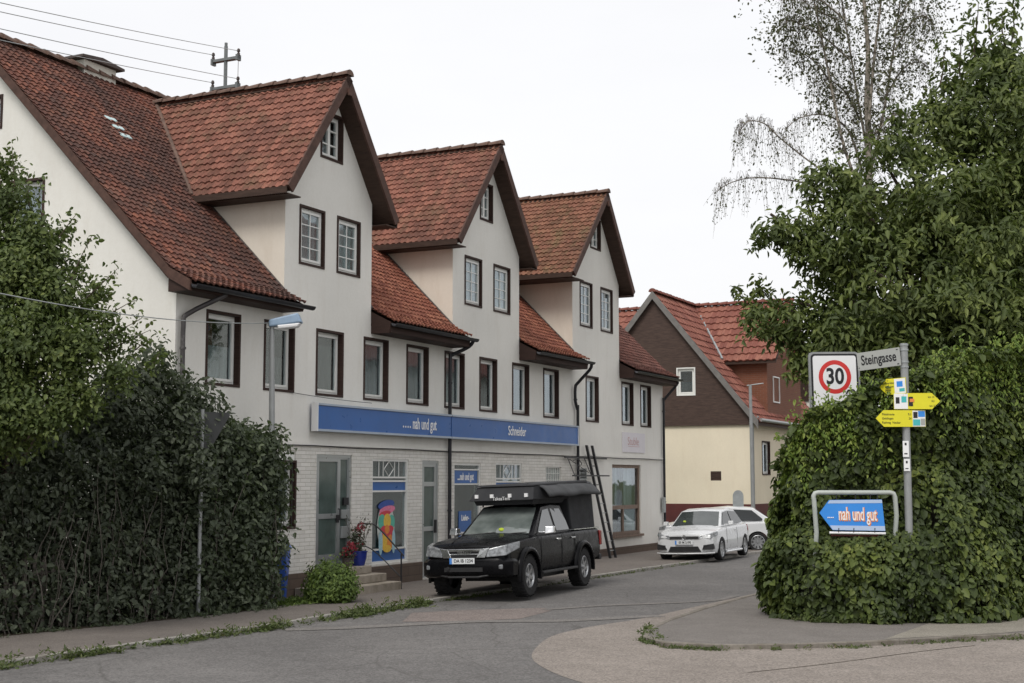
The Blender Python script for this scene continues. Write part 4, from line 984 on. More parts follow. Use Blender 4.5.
for sg in (1, -1):
    a, b_, c_, d_ = C_[0], cabpt(0, sg), cabpt(1, sg), C_[1]
    q = [lp(lp(a, d_, .07), lp(b_, c_, .07), 0), lp(lp(a, d_, .07), lp(b_, c_, .07), .90), lp(lp(a, d_, .93), lp(b_, c_, .93), .90), lp(lp(a, d_, .93), lp(b_, c_, .93), 0)]
    quadpanel(k, q, (.55, 0, .83), .008)
k.build('windscreen', M['screen_glass'], pk_)
for sg in (1, -1):
    nrm = (0, sg*.96, .26)
    def sd(x, z):                                    # a point on the cab side
        f = (z-1.15)/(.59); return (x, sg*(AY+(RY-AY)*f), z)
    for j, P in enumerate(([(.70, 1.21), (.14, 1.64), (-.18, 1.665), (-.22, 1.21)], [(-.34, 1.21), (-.30, 1.665), (-.82, 1.655), (-1.02, 1.40), (-1.06, 1.21)])):
        k = MB(PT); quadpanel(k, [sd(x, z) for x, z in P], nrm, .008); k.build('side_window', M['car_glass'], pk_)
    # mirror, handles, door lines
    k = MB(PT); k.hexa([(.62, sg*.95, 1.17), (.80, sg*.97, 1.17), (.76, sg*1.15, 1.19), (.62, sg*1.15, 1.18), (.62, sg*.95, 1.32), (.76, sg*.97, 1.33), (.72, sg*1.14, 1.32), (.62, sg*1.15, 1.33)]); k.box(.64, .72, min(sg*.80, sg*.95), max(sg*.80, sg*.95), 1.19, 1.23)
    k.build('wing_mirror', M['chrome'], pk_, bevel=.025)
    for x in (-.08, -.92): k = MB(PT); k.box(x-.09, x+.09, min(sg*.925, sg*.965), max(sg*.925, sg*.965), 1.03, 1.065); k.build('door_handle', M['chrome'], pk_, bevel=.008)
    k = MB(PT)
    for x in (.86, -.28, -1.05): k.tube([(x, sg*.926, 1.13), (x, sg*.934, .80), (x-.0, sg*.921, .55)], .006, 4)
    k.build('door_seam', M['ink'], pk_)
    k = MB(PT); k.box(-1.0, .95, min(sg*.84, sg*1.0), max(sg*.84, sg*1.0), .40, .45); k.build('side_step', M['trim_black'], pk_, bevel=.012)
    for x in (1.55, -1.55):                         # arch flares
        k = MB(PT); n = 18; b0 = len(k.v)
        for i in range(n+1):
            t_ = math.pi*(-.06+1.12*i/n); 
            for (rr, yy) in ((.47, .90), (.47, .985), (.50, 1.0), (.545, .985), (.56, .915)): k.v.append(PT(x+rr*math.cos(t_), sg*yy, .41+rr*math.sin(t_)))
        for i in range(n):
            for j in range(4): k.f.append((i*5+j, i*5+j+1, i*5+5+j+1, i*5+5+j)); k.m.append(0)
        k.build('wheel_arch', MP, pk_, smooth=60)
    wheel(PT, 1.55, sg*.82, .40, .27, pk_, .235, 'rim', sg, 6, 1); wheel(PT, -1.55, sg*.82, .40, .27, pk_, .235, 'rim', sg, 6, 1)
    k = MB(PT)                                      # headlight
    k.hexa([(2.54, sg*.45, .80), (2.455, sg*.85, .83), (2.03, sg*.955, .95), (2.2, sg*.5, .9), (2.505, sg*.49, .965), (2.40, sg*.84, 1.035), (1.96, sg*.94, 1.09), (2.2, sg*.5, 1.0)]); k.build('headlight', M['lamp_glass'], pk_, bevel=.02)
    k = MB(PT); k.box(2.44, 2.545, min(sg*.62, sg*.80), max(sg*.62, sg*.80), .58, .67); k.build('fog_lamp', M['lamp_glass'], pk_, bevel=.02)
    k = MB(PT); k.box(-2.78, -2.66, min(sg*.78, sg*.93), max(sg*.78, sg*.93), .82, 1.14); k.build('tail_light', M['tail_red'], pk_, bevel=.02)
    k = MB(PT); k.hexa([(2.55, sg*.26, .80), (2.545, sg*.44, .80), (2.44, sg*.44, .8), (2.46, sg*.26, .78), (2.53, sg*.34, .965), (2.52, sg*.52, .985), (2.40, sg*.52, .97), (2.46, sg*.34, .95)]); k.build('grille_trim', M['chrome'], pk_, bevel=.01)
k = MB(PT); k.box(2.42, 2.50, -.42, .42, .79, .93); k.build('grille', M['trim_black'], pk_)
k = MB(PT); k.box(2.48, 2.53, -.42, .42, .92, .965); k.box(2.48, 2.52, -.36, .36, .855, .875); k.build('grille_bar', M['chrome'], pk_, bevel=.006)
k = MB(PT); text_into(k, 'ISUZU', .085, lambda a, b_, c_: PT(2.503+c_, a, .90+b_), .02, 1.2, .004); k.build('badge', M['chrome'], pk_)
k = MB(PT); loft(k, [(2.565, [(0, .50), (.55, .50), (.66, .54), (.66, .70), (.55, .74), (0, .74)]), (2.52, [(0, .46), (.70, .46), (.80, .50), (.80, .72), (.70, .78), (0, .78)]), (2.36, [(0, .42), (.86, .42), (.945, .46), (.945, .72), (.86, .78), (0, .78)]), (2.1, [(0, .42), (.88, .42), (.95, .46), (.95, .70), (.88, .78), (0, .78)])])
bp = k.build('front_bumper', M['paint_black'], pk_, smooth=35)
k = MB(PT); k.box(2.555, 2.58, -.40, .40, .54, .62); k.tube([(2.52, -.5, .47), (2.58, -.3, .44), (2.58, .3, .44), (2.52, .5, .47)], .02, 8); k.lathe((2.57, -.32, .60), (1, 0, 0), [(0, .03), (.035, .03), (.04, 0)], 12); k.build('winch_slot', M['trim_black'], bp)
pl(PT, pk_, 2.575, -.02, .745, 'DA IB 1234')
k = MB(PT); k.box(-2.86, -2.70, -.88, .88, .50, .62); k.build('rear_bumper', M['trim_black'], pk_, bevel=.02)
k = MB(PT); k.box(-1.2, 1.2, -.6, .6, .28, .43); k.box(-2.5, -1.0, -.5, .5, .34, .48); k.tube([(-1.55, -.7, .41), (-1.55, .7, .41)], .05, 8); k.tube([(1.55, -.7, .41), (1.55, .7, .41)], .05, 8); k.build('underbody', M['trim_black'], pk_)
k = MB(PT); k.tube([(1.14, -.62, 1.19), (1.02, .02, 1.235)], .010, 5); k.tube([(1.14, .05, 1.19), (1.02, .68, 1.225)], .010, 5); k.build('wiper', M['trim_black'], pk_)
k = MB(PT)                                            # bonnet ribs
for sg in (1, -1): k.tube([(2.32, sg*.35, 1.075), (1.8, sg*.46, 1.145), (1.1, sg*.55, 1.195)], [.006, .014, .01], 5)
k.build('bonnet_crease', MP, pk_)
k = MB(PT); k.blob((.88, .08, 1.27), (.07, .12, .05)); k.build('yellow_vest', M['hiviz'], pk_, smooth=60)
# rack, roof tent, canopy
rk_ = MB(PT)
for sg in (1, -1):
    rk_.tube([(.45, sg*.56, 1.80), (-.9, sg*.58, 1.84)], .02, 6)
    for x in (.3, -.3, -.85): rk_.tube([(x, sg*.57, 1.74), (x, sg*.57, 1.86)], .016, 5)
for x in (.35, -.25, -.85, -1.6, -2.4): rk_.box(x-.03, x+.03, -.66, .66, 1.86, 1.89)
rk_.build('roof_rack', M['trim_black'], pk_)
k = MB(PT)
k.hexa([(.66, -.74, 1.86), (.66, .70, 1.86), (-1.2, .74, 1.86), (-1.2, -.74, 1.86), (.50, -.60, 2.14), (.50, .66, 2.14), (-1.2, .70, 2.20), (-1.2, -.70, 2.20)]); rt = k.build('roof_tent', M['canvas'], pk_, bevel=.02)
k = MB(PT); k.hexa([(.54, -.63, 2.145), (.54, .68, 2.145), (-2.6, .70, 2.20), (-2.6, -.70, 2.20), (.50, -.61, 2.18), (.50, .66, 2.18), (-2.6, .68, 2.26), (-2.6, -.68, 2.26)]); k.build('tent_lid', M['canvas'], rt, bevel=.012)
k = MB(PT)
for y in (-.56, -.22, .18, .54):
    k = MB(PT); k.box(.61, .655, y-.035, y+.035, 1.92, 1.995); k.build('led_lamp', M['sign_white'], rt)
k = MB(PT); k.hexa([(.52, -.62, 1.77), (.52, .62, 1.77), (-1.1, .64, 1.78), (-1.1, -.64, 1.78), (.56, -.66, 1.865), (.56, .66, 1.865), (-1.2, .68, 1.865), (-1.2, -.68, 1.865)]); k.build('tent_base', M['canvas'], rt)
k = MB(PT); text_into(k, 'TakeaTent', .10, lambda a, b_, c_: PT(.665+c_, .0+a, 1.90+b_), .003, .9, .0); k.build('lettering', M['sign_white'], rt)
k = MB(PT)                                            # rolled side cover, sagging
n, m = 26, 10
for i in range(n+1):
    x = .22-3.08*i/n
    for j in range(m+1):
        t_ = j/m; y = .40+.52*t_+.02*noise.noise(Vector((x*3, t_*3, 1))); z = 2.22-.02*t_-.27*t_**3+.035*noise.noise(Vector((x*1.6, t_*3, 7)))+.03*min(1, max(0, (-x-1.0)))
        k.v.append(PT(x, y, z))
for i in range(n):
    for j in range(m): a = i*(m+1)+j; k.f.append((a, a+1, a+m+2, a+m+1)); k.m.append(0)
cv = k.build('side_cover', M['canvas_grey'], rt, smooth=80, recalc=False); md = cv.modifiers.new('s', 'SOLIDIFY'); md.thickness = .04; md.offset = -1
k = MB(PT)
k.hexa([(-1.28, -.78, 1.20), (-1.28, .78, 1.20), (-2.70, .80, 1.20), (-2.70, -.80, 1.20), (-1.20, -.70, 2.16), (-1.20, .70, 2.16), (-2.76, .72, 2.20), (-2.76, -.72, 2.20)]); k.build('bed_canopy', M['canvas'], pk_, bevel=.03)
k = MB(PT); 
for sg in (1, -1): k.box(-2.70, -1.1, min(sg*.79, sg*.90), max(sg*.79, sg*.90), 1.196, 1.215)
k.build('bed_rail', M['chrome'], pk_)

# ---- white hatchback
def hatchback(T, loc, label, txt):
    th = thing('hatchback_car', label, 'car', loc, 0)
    MW = M['paint_white']
    k = MB(T)
    st_ = [(2.08, .60, .34, .50, .66, .70), (2.05, .72, .26, .50, .72, .76), (1.95, .82, .20, .52, .76, .80), (1.70, .875, .18, .54, .82, .88), (1.30, .89, .18, .56, .875, .945), (.95, .893, .18, .56, .905, .985), (.85, .893, .18, .56, .91, .95), (0, .895, .18, .56, .93, .95), (-.9, .893, .19, .58, .955, .97), (-1.5, .885, .22, .60, .97, .98), (-1.95, .83, .28, .60, .96, .97), (-2.08, .74, .34, .60, .90, .92)]
    loft(k, [(x, lower(w, zb, zm, zs, zt)) for (x, w, zb, zm, zs, zt) in st_])
    body = k.build('body', MW, th); cut_arches(body, T, (1.30, -1.28), .345, .315, th, 2.2)
    k = MB(T); c0 = [(.98, .76, .93), (.28, .60, 1.375), (-.35, .61, 1.44), (-1.15, .585, 1.40), (-1.80, .70, .98)]
    L_ = [(x, y, z) for x, y, z in c0]; Rr = [(x, -y, z) for x, y, z in c0]; C_ = [(x+(.08 if i == 0 else 0), 0, z+(.03 if 0 < i < 4 else .01)) for i, (x, y, z) in enumerate(c0)]
    k.add(L_+Rr+C_, [(0, 1, 2, 3, 4), (5, 9, 8, 7, 6)]+[(i, i+1, 10+i+1, 10+i) for i in range(4)]+[(10+i, 10+i+1, 5+i+1, 5+i) for i in range(4)]); k.build('cabin', MW, th, bevel=.035, smooth=30)
    k = MB(T)
    for sg in (1, -1):
        a, b_, c_, d_ = C_[0], (c0[0][0], sg*c0[0][1], c0[0][2]), (c0[1][0], sg*c0[1][1], c0[1][2]), C_[1]
        quadpanel(k, [lp(lp(a, d_, .06), lp(b_, c_, .06), 0), lp(lp(a, d_, .06), lp(b_, c_, .06), .92), lp(lp(a, d_, .93), lp(b_, c_, .93), .92), lp(lp(a, d_, .93), lp(b_, c_, .93), 0)], (.53, 0, .85), .008)
    k.build('windscreen', M['car_glass'], th)
    k = MB(T); quadpanel(k, [(-1.74, -.62, 1.02), (-1.74, .62, 1.02), (-1.22, .52, 1.36), (-1.22, -.52, 1.36)], (-.6, 0, .8), .008); k.build('rear_window', M['car_glass'], th)
    for sg in (1, -1):
        def sd(x, z): f = (z-.93)/.47; return (x, sg*(.765+(-.16)*f), z)
        for P in ([(.76, .985), (.24, 1.325), (-.22, 1.365), (-.26, .985)], [(-.34, .985), (-.31, 1.365), (-1.10, 1.33), (-1.45, 1.05), (-1.42, 1.0)]):
            k = MB(T); quadpanel(k, [sd(x, z) for x, z in P], (0, sg*.95, .32), .008); k.build('side_window', M['side_glass'], th)
        k = MB(T); k.hexa([(.60, sg*.90, .97), (.72, sg*.92, .97), (.70, sg*1.05, .98), (.60, sg*1.05, .98), (.60, sg*.90, 1.09), (.70, sg*.92, 1.09), (.67, sg*1.04, 1.08), (.60, sg*1.05, 1.09)]); k.box(.62, .68, min(sg*.78, sg*.9), max(sg*.78, sg*.9), .97, 1.0); k.build('wing_mirror', MW, th, bevel=.02)
        k = MB(T); k.box(-.28, -.10, min(sg*.89, sg*.92), max(sg*.89, sg*.92), .80, .83); k.build('door_handle', MW, th, bevel=.006)
        k = MB(T)
        for x in (.78, -.36): k.tube([(x, sg*.882, .89), (x, sg*.898, .56), (x-.02, sg*.87, .28)], .0035, 4)
        k.build('door_seam', M['trim_black'], th)
        k = MB(T); k.tube([(.85, sg*.878, .22), (-.85, sg*.878, .22)], .035, 6); k.build('side_skirt', MW, th)
        wheel(T, 1.30, sg*.785, .312, .21, th, .225, 'rim', sg, 10); wheel(T, -1.28, sg*.785, .312, .21, th, .225, 'rim', sg, 10)
        k = MB(T); k.hexa([(2.105, sg*.40, .625), (2.055, sg*.76, .63), (1.74, sg*.90, .72), (1.86, sg*.45, .68), (2.09, sg*.42, .715), (2.0, sg*.755, .765), (1.68, sg*.885, .83), (1.84, sg*.45, .76)]); k.build('headlight', M['lamp_glass'], th, bevel=.015)
        k = MB(T); k.hexa([(2.115, sg*.52, .33), (2.06, sg*.80, .33), (1.90, sg*.84, .34), (2.0, sg*.5, .34), (2.115, sg*.58, .45), (2.05, sg*.82, .49), (1.9, sg*.82, .49), (2.0, sg*.5, .47)]); k.build('bumper_vent', M['trim_black'], th, bevel=.008)
        k = MB(T); k.hexa([(-2.09, sg*.45, .72), (-2.0, sg*.80, .72), (-1.75, sg*.875, .74), (-1.9, sg*.5, .72), (-2.05, sg*.48, .90), (-1.94, sg*.80, .92), (-1.7, sg*.85, .93), (-1.85, sg*.5, .9)]); k.build('tail_light', M['tail_red'], th, bevel=.01)
    k = MB(T); k.hexa([(2.10, -.42, .625), (2.10, .42, .625), (2.0, .42, .625), (2.0, -.42, .625), (2.095, -.42, .70), (2.095, .42, .70), (2.0, .42, .70), (2.0, -.42, .70)]); k.build('grille', M['trim_black'], th)
    k = MB(T); k.lathe((2.095, 0, .675), (1, 0, 0), [(.048, 0), (.062, .004), (.066, .012), (.054, .012), (.048, .008)], 20)
    for P in ([(-.036, .722), (-.012, .655), (0, .69)], [(.036, .722), (.012, .655), (0, .69)]): k.tube([(2.108, y, z-.015) for y, z in P], .005, 4)
    k.build('badge', M['chrome'], th)
    k = MB(T); k.hexa([(2.095, -.48, .27), (2.095, .48, .27), (2.0, .48, .27), (2.0, -.48, .27), (2.11, -.40, .42), (2.11, .40, .42), (2.0, .40, .42), (2.0, -.40, .42)]); k.build('air_intake', M['trim_black'], th, bevel=.01)
    k = MB(T); k.tube([(1.95, -.84, .235), (2.09, -.6, .225), (2.13, 0, .22), (2.09, .6, .225), (1.95, .84, .235)], .022, 6); k.build('front_lip', MW, th)
    pl(T, th, 2.115, 0, .53, txt)
    k = MB(T); k.box(-1.8, 1.8, -.68, .68, .16, .25); k.build('underbody', M['trim_black'], th)
    k = MB(T); k.blob((.72, -.38, 1.08), (.06, .13, .04)); k.build('yellow_vest', M['hiviz'], th, smooth=60)
    return th
h1 = hatchback(VT(5.72, 41.35, R(24), R(-1.6), .03), (5.72, 41.35, 0), 'white hatchback with front plate parked facing us at the right corner of the long house', 'ES M 2190')
h2 = hatchback(VT(6.85, 46.5, R(98)), (6.85, 46.5, 0), 'second white car mostly hidden behind the parked white hatchback', 'ES K 512')

# ------------------------------------------------------------------ street furniture and signs
def post(x, y, z0, z1, r, name, label, cat, mat): 
    t_ = thing(name, label, cat, (x, y, z0)); k = MB(I); k.tube([(x, y, z0), (x, y, z1)], r, 10); k.build('pole', M[mat], t_, smooth=50); return t_
# street lamp behind the hedge
lx, ly_ = -4.37, 25.45
lamp = thing('street_lamp', 'slim grey street lamp with bluish flat head in front of the first white windows', 'street lamp', (lx, ly_, PZ))
k = MB(I); k.tube([(lx, ly_, 0), (lx-.0, ly_, 1.0), (lx-.07, ly_, 5.2)], [.075, .07, .045], 10); k.build('pole', M['pole_grey'], lamp, smooth=50)
k = MB(I); b0 = (lx-.10, ly_); 
k.hexa([(b0[0]-.02, b0[1]-.09, 5.12), (b0[0]+.60, b0[1]-.13, 5.20), (b0[0]+.60, b0[1]+.13, 5.20), (b0[0]-.02, b0[1]+.09, 5.12), (b0[0]-.02, b0[1]-.07, 5.26), (b0[0]+.52, b0[1]-.10, 5.385), (b0[0]+.52, b0[1]+.10, 5.385), (b0[0]-.02, b0[1]+.07, 5.26)]); lh = k.build('lamp_housing', M['lamp_blue'], lamp, bevel=.03)
k = MB(I); k.hexa([(b0[0]+.17, b0[1]-.10, 5.08), (b0[0]+.52, b0[1]-.11, 5.12), (b0[0]+.52, b0[1]+.11, 5.12), (b0[0]+.17, b0[1]+.10, 5.08), (b0[0]+.14, b0[1]-.11, 5.15), (b0[0]+.57, b0[1]-.12, 5.195), (b0[0]+.57, b0[1]+.12, 5.195), (b0[0]+.14, b0[1]+.11, 5.15)]); k.build('lamp_cover', M['sign_white'], lh, bevel=.02)
mb = MB(I); a_, b_ = at(-80, 276, 15), Vector((lx-.1, ly_, 5.2)); mb.tube([tuple(a_+(b_-a_)*t_-Vector((0, 0, .16*4*t_*(1-t_)))) for t_ in [i/20 for i in range(21)]], .008, 4)
tag(mb.build('lamp_cable', M['metal']), 'thin pale cable strung from the left edge to the street lamp', 'cable')
mb = MB(W); wire((22.4, .05, 4.02), (25.3, .12, 3.95), .02, .006, mb); tag(mb.build('wall_cable', M['gutter']), 'thin cable on the wall from the second window to the blue shop sign', 'cable')
# sign seen from behind in the hedge
gx, gy = at(198, 615, 23.45).x, 23.45
gs = thing('yield_sign', 'triangular road sign seen from behind, its grey pole standing in front of the hedge', 'road sign', (gx, gy, 0))
k = MB(I); k.tube([(gx, gy, 0), (gx, gy, 3.5)], .034, 10); k.build('pole', M['pole_grey'], gs, smooth=50)
ud = Vector((.80, .60, 0)); k = MB(I); c = Vector((gx+.0, gy+.05, 0))
P = [(-.47, 3.46), (.47, 3.46), (.50, 3.42), (.03, 2.62), (-.03, 2.62), (-.50, 3.42)]
k.prism([tuple(c+ud*u+Vector((0, 0, z))) for u, z in P], (-.012, .02, 0)); k.build('plate', simple('sign_back_grey', (.035, .037, .037), .6, .15, 5), gs, bevel=.004)
# wheelie bin
bx, by = at(277, 600, 27.0).x, 27.0
bn = thing('wheelie_bin', 'blue wheelie bin standing between the hedge and the white brick wall', 'bin', (bx, by, PZ))
k = MB(I); k.hexa([(bx-.22, by-.22, .05), (bx+.18, by-.22, .05), (bx+.18, by+.26, .05), (bx-.22, by+.26, .05), (bx-.29, by-.30, .98), (bx+.22, by-.30, .98), (bx+.22, by+.34, .98), (bx-.29, by+.34, .98)]); k.build('body', M['bin_blue'], bn, bevel=.02)
k = MB(I); k.hexa([(bx-.31, by-.34, .985), (bx+.25, by-.34, .985), (bx+.25, by+.37, .985), (bx-.31, by+.37, .985), (bx-.27, by-.28, 1.05), (bx+.21, by-.28, 1.05), (bx+.21, by+.34, 1.07), (bx-.27, by+.34, 1.07)]); k.build('lid', M['bin_blue'], bn, bevel=.015)
k = MB(I); k.lathe((bx+.19, by+.30, .11), (1, 0, 0), [(0, 0), (.1, 0), (.1, .05), (0, .05)], 16); k.build('wheel', M['rubber'], bn)

# signpost in front of the ivy
SX, SY = at(907.5, 475, 22.32).x, 22.32
def sz(py, Y=22.32): return at(907, py, Y).z
sp = thing('signpost', 'grey metal signpost carrying a street name plate and three yellow arrows in the ivy', 'signpost', (SX, SY, 0))
k = MB(I); k.tube([(SX, SY, 0), (SX, SY, sz(343.5))], .062, 12); k.build('pole', M['pole_grey'], sp, smooth=50)
for py in (344, 349, 361, 366): k = MB(I); k.tube([(SX, SY, sz(py)-.03), (SX, SY, sz(py))], .072, 12); k.build('clamp', M['metal'], sp, smooth=50)
def plate_T(c, ang, tilt=0.0):
    """plate frame: u along the plate (to the right as seen), v up, w towards the viewer"""
    d = Vector((math.cos(ang), math.sin(ang), 0)); n_ = Vector((math.sin(ang), -math.cos(ang), 0)); up = Vector((0, 0, 1))
    d2 = d*math.cos(tilt)+up*math.sin(tilt); u2 = up*math.cos(tilt)-d*math.sin(tilt)
    return lambda u, v, w: c+d2*u+u2*v+n_*w
# street name plate, running back to the left
a1 = R(-38); T = plate_T(Vector((SX-.07, SY-.04, sz(356.5))), a1, R(4.5)); LS = .74
k = MB(T); k.box(-LS, 0, -.148, .148, 0, .012); snp = k.build('street_name_plate', M['grey_plate'], sp, bevel=.003)
k = MB(T); text_into(k, 'Steingasse', .225, lambda x, y, z: T(-LS/2+x, .008+y, .0125+z), .003, .66, .004)
k.box(-LS+.015, -LS+.03, -.11, -.095, .0125, .016); k.box(-.06, -.03, .11, .125, .0125, .016); k.box(-.06, -.03, -.125, -.11, .0125, .016); k.build('lettering', M['ink'], snp)
def arrow_plate(z0, z1, L0, L1, ang, pointing, name, picts, lines, tilt=0.0):
    zc = (z0+z1)/2; h = (z1-z0)/2
    T = plate_T(Vector((SX, SY, zc)), ang, tilt)
    tp = .13
    if pointing < 0: P = [(L0, 0), (L0+tp, -h), (L1, -h), (L1, h), (L0+tp, h)]
    else: P = [(L0, -h), (L1-tp, -h), (L1, 0), (L1-tp, h), (L0, h)]
    k = MB(T); k.prism([(u, v, .075) for u, v in P], (0, 0, .014)); pp = k.build('arrow_plate', M['yellow_sign'], sp)
    for j, (u0, u1, v0, v1, mt) in enumerate(picts):
        k = MB(T); k.box(u0, u1, v0*h, v1*h, .0905, .093+.001*j); k.build('pictogram', M[mt], pp)
    k = MB(T)
    for (u0, v, tx, s_, al) in lines: text_into(k, tx, s_, lambda x, y, z: T(u0+x, v*h+y, .0905+z), .002, .9, .0, al)
    k.build('lettering', M['ink'], pp); return pp
arrow_plate(sz(394), sz(378), -.40, .05, R(-38), -1, 'a', [(-.14, .045, -.92, .92, 'sign_white'), (-.10, .0, -.1, .6, 'sky_blue_sign'), (-.06, .03, -.7, -.3, 'teal')], [(-.30, .45, 'Ebersbach', .05, 'LEFT'), (-.30, 0, 'Uhingen', .05, 'LEFT'), (-.30, -.45, 'Filstal', .05, 'LEFT')], R(2))
arrow_plate(sz(409.5), sz(393.5), -.20, .53, R(-5), 1, 'b', [(-.195, .02, -.95, .95, 'sign_white'), (-.17, -.11, -.3, .5, 'ink'), (-.08, .0, -.15, .6, 'teal'), (.03, .10, -.6, .55, 'ink'), (.05, .12, -.1, .3, 'orange_ink')], [(.44, .5, 'km 12', .045, 'RIGHT'), (.44, .0, '4,5', .045, 'RIGHT'), (.47, -.6, 'km 2,7', .045, 'RIGHT')])
arrow_plate(sz(427), sz(410.5), -.52, .29, R(3), -1, 'c', [(.08, .285, -.95, .95, 'sign_white'), (.09, .16, .05, .8, 'ink'), (.17, .28, .2, .9, 'sky_blue_sign'), (.085, .20, -.85, -.1, 'teal'), (.21, .28, -.8, -.0, 'grey_plate')], [(-.42, .5, 'Filstalroute', .05, 'LEFT'), (-.42, .0, 'Geislingen', .05, 'LEFT'), (-.42, -.5, 'Radweg  Neckar', .05, 'LEFT'), (.06, .5, '9,1', .05, 'RIGHT'), (.06, 0, '24', .05, 'RIGHT')])
for z0, z1, u in ((457, 441, -.065), (471, 459, -.055)):
    k = MB(I); k.box(SX+u-.02, SX+u+.075, SY-.085, SY-.072, sz(z0), sz(z1)); st2 = k.build('sticker', M['sign_white'], sp)
    k = MB(I); k.box(SX+u, SX+u+.05, SY-.0875, SY-.0855, sz(z0)+.16*(sz(z1)-sz(z0)), sz(z0)+.24*(sz(z1)-sz(z0))); k.box(SX+u+.01, SX+u+.04, SY-.0875, SY-.0855, sz(z1)-.07, sz(z1)-.03); k.build('print', M['ink'], st2)

# speed limit sign behind the hedge
YS = 25.0; c = at(834.5, 377, YS); zs_ = YS/F
z30 = thing('speed_limit_sign', 'square white 30 speed limit sign with red ring above the ivy hedge', 'road sign', (c.x, YS, 0))
T = plate_T(c, R(7), R(1)); hw = .475
def rr_(w_, h0, h1, r, n=5):
    P = []
    for (cx, cy, a0) in ((w_-r, h1-r, 0), (-w_+r, h1-r, 90), (-w_+r, h0+r, 180), (w_-r, h0+r, 270)):
        for i in range(n+1): t_ = R(a0+90*i/n); P.append((cx+r*math.cos(t_), cy+r*math.sin(t_)))
    return P
k = MB(I); k.tube([(c.x, YS+.08, 0), (c.x, YS+.08, c.z+.42)], .038, 10); k.build('pole', M['pole_grey'], z30)
k = MB(T); k.prism([(u, v, -.03) for u, v in rr_(hw, -.75, .455, .09)], (0, 0, .045)); pz = k.build('plate', M['pole_grey'], z30)
k = MB(T); k.prism([(u, v, .016) for u, v in rr_(hw-.035, -.715, .42, .07)], (0, 0, .003)); k.build('black_border', M['ink'], pz)
k = MB(T); k.prism([(u, v, .020) for u, v in rr_(hw-.07, -.68, .385, .045)], (0, 0, .003)); k.build('face', M['sign_white'], pz)
def ring(mb, r0, r1, w0, cx=0, cy=0, n=48):
    P = [];
    for i in range(n): t_ = 2*math.pi*i/n; P += [(cx+r0*math.cos(t_), cy+r0*math.sin(t_), w0), (cx+r1*math.cos(t_), cy+r1*math.sin(t_), w0)]
    mb.add(P, [(2*i, 2*i+1, (2*i+3) % (2*n), (2*i+2) % (2*n)) for i in range(n)])
k = MB(T); ring(k, .225, .305, .0245, 0, 0); k.build('red_ring', M['sign_red'], pz, recalc=False)
k = MB(T); text_into(k, '30', .40, lambda x, y, z: T(x, y, .0245+z), .003, .86, .010); k.build('lettering', M['ink'], pz)
k = MB(T); k.tube(curve([(.20, -.31, .03), (.24, -.24, .03), (.29, -.26, .03), (.31, -.23, .03), (.35, -.25, .03), (.33, -.30, .03)], 3), .014, 4); k.build('graffiti', M['ink'], pz)

# blue arrow sign in its tube frame
YB = 22.30
bs = thing('shop_arrow_sign', 'blue arrow sign reading .... nah und gut hung in a grey tube frame before the ivy', 'sign', (at(855, 500, YB).x, YB, 0))
def bp_(px, py, dy=0.0): q = at(px, py, YB); return (q.x, q.y+dy, q.z)
k = MB(I); k.tube([(bp_(818, 640)[0], YB+.42, .0), bp_(816.5, 532), bp_(814, 500), bp_(813.5, 496), bp_(815, 493.2), bp_(818, 492.5), bp_(890, 492.5), bp_(893.5, 493.5), bp_(895, 497), bp_(896.5, 515), (bp_(897, 640)[0], YB+.42, .0)], .038, 10); k.build('frame', M['tube_grey'], bs, smooth=60)
k = MB(I); P = [(819, 513), (828.5, 500), (881, 499.5), (884.5, 531), (832, 530)]
k.prism([bp_(x, y, -.05) for x, y in P], (0, .035, 0)); pn = k.build('panel', M['sky_blue_sign'], bs)
k = MB(I)
for P in ([(829, 500.2), (881, 499.7), (881.4, 503), (826.8, 503.4)], [(829, 525.3), (884, 526), (884.4, 530.7), (832, 529.7)]): k.prism([bp_(x, y, -.0535) for x, y in P], (0, .003, 0))
k.build('pale_band', M['sign_pale'], pn)
cc = at(856.5, 514.5, YB)
k = MB(I); text_into(k, 'nah und gut', .30, lambda x, y, z: Vector((cc.x+x-y*.02+.014, YB-.054-z, cc.z+y-x*.02-.007)), .003, .43, .010); k.build('letter_shadow', M['orange_ink'], pn)
k = MB(I); text_into(k, 'nah und gut', .30, lambda x, y, z: Vector((cc.x+x-y*.02, YB-.0575-z, cc.z+y-x*.02)), .003, .43, .002)
for i in range(4): q = bp_(827.2+i*1.7, 517.4); k.box(q[0]-.009, q[0]+.009, YB-.061, YB-.0575, q[2]-.009, q[2]+.009)
k.build('lettering', M['sign_white'], pn)
k = MB(I); k.tube([bp_(829, 532.6, -.03), bp_(885, 533.4, -.03)], .020, 8); k.build('lower_bar', M['sign_white'], bs)
k = MB(I); k.tube([bp_(831, 535.3, .0), bp_(879, 535.9, .0)], .014, 6); k.build('red_bar', M['maroon'], bs)
k = MB(I)
for x in (836, 855, 870, 877): k.tube([bp_(x, 494, -.02), bp_(x, 501, -.03)], .008, 5)
for x in (838, 853, 874): k.tube([bp_(x, 528, -.056), bp_(x, 533, -.04)], .008, 5)
k.build('hanger', M['gutter'], bs)
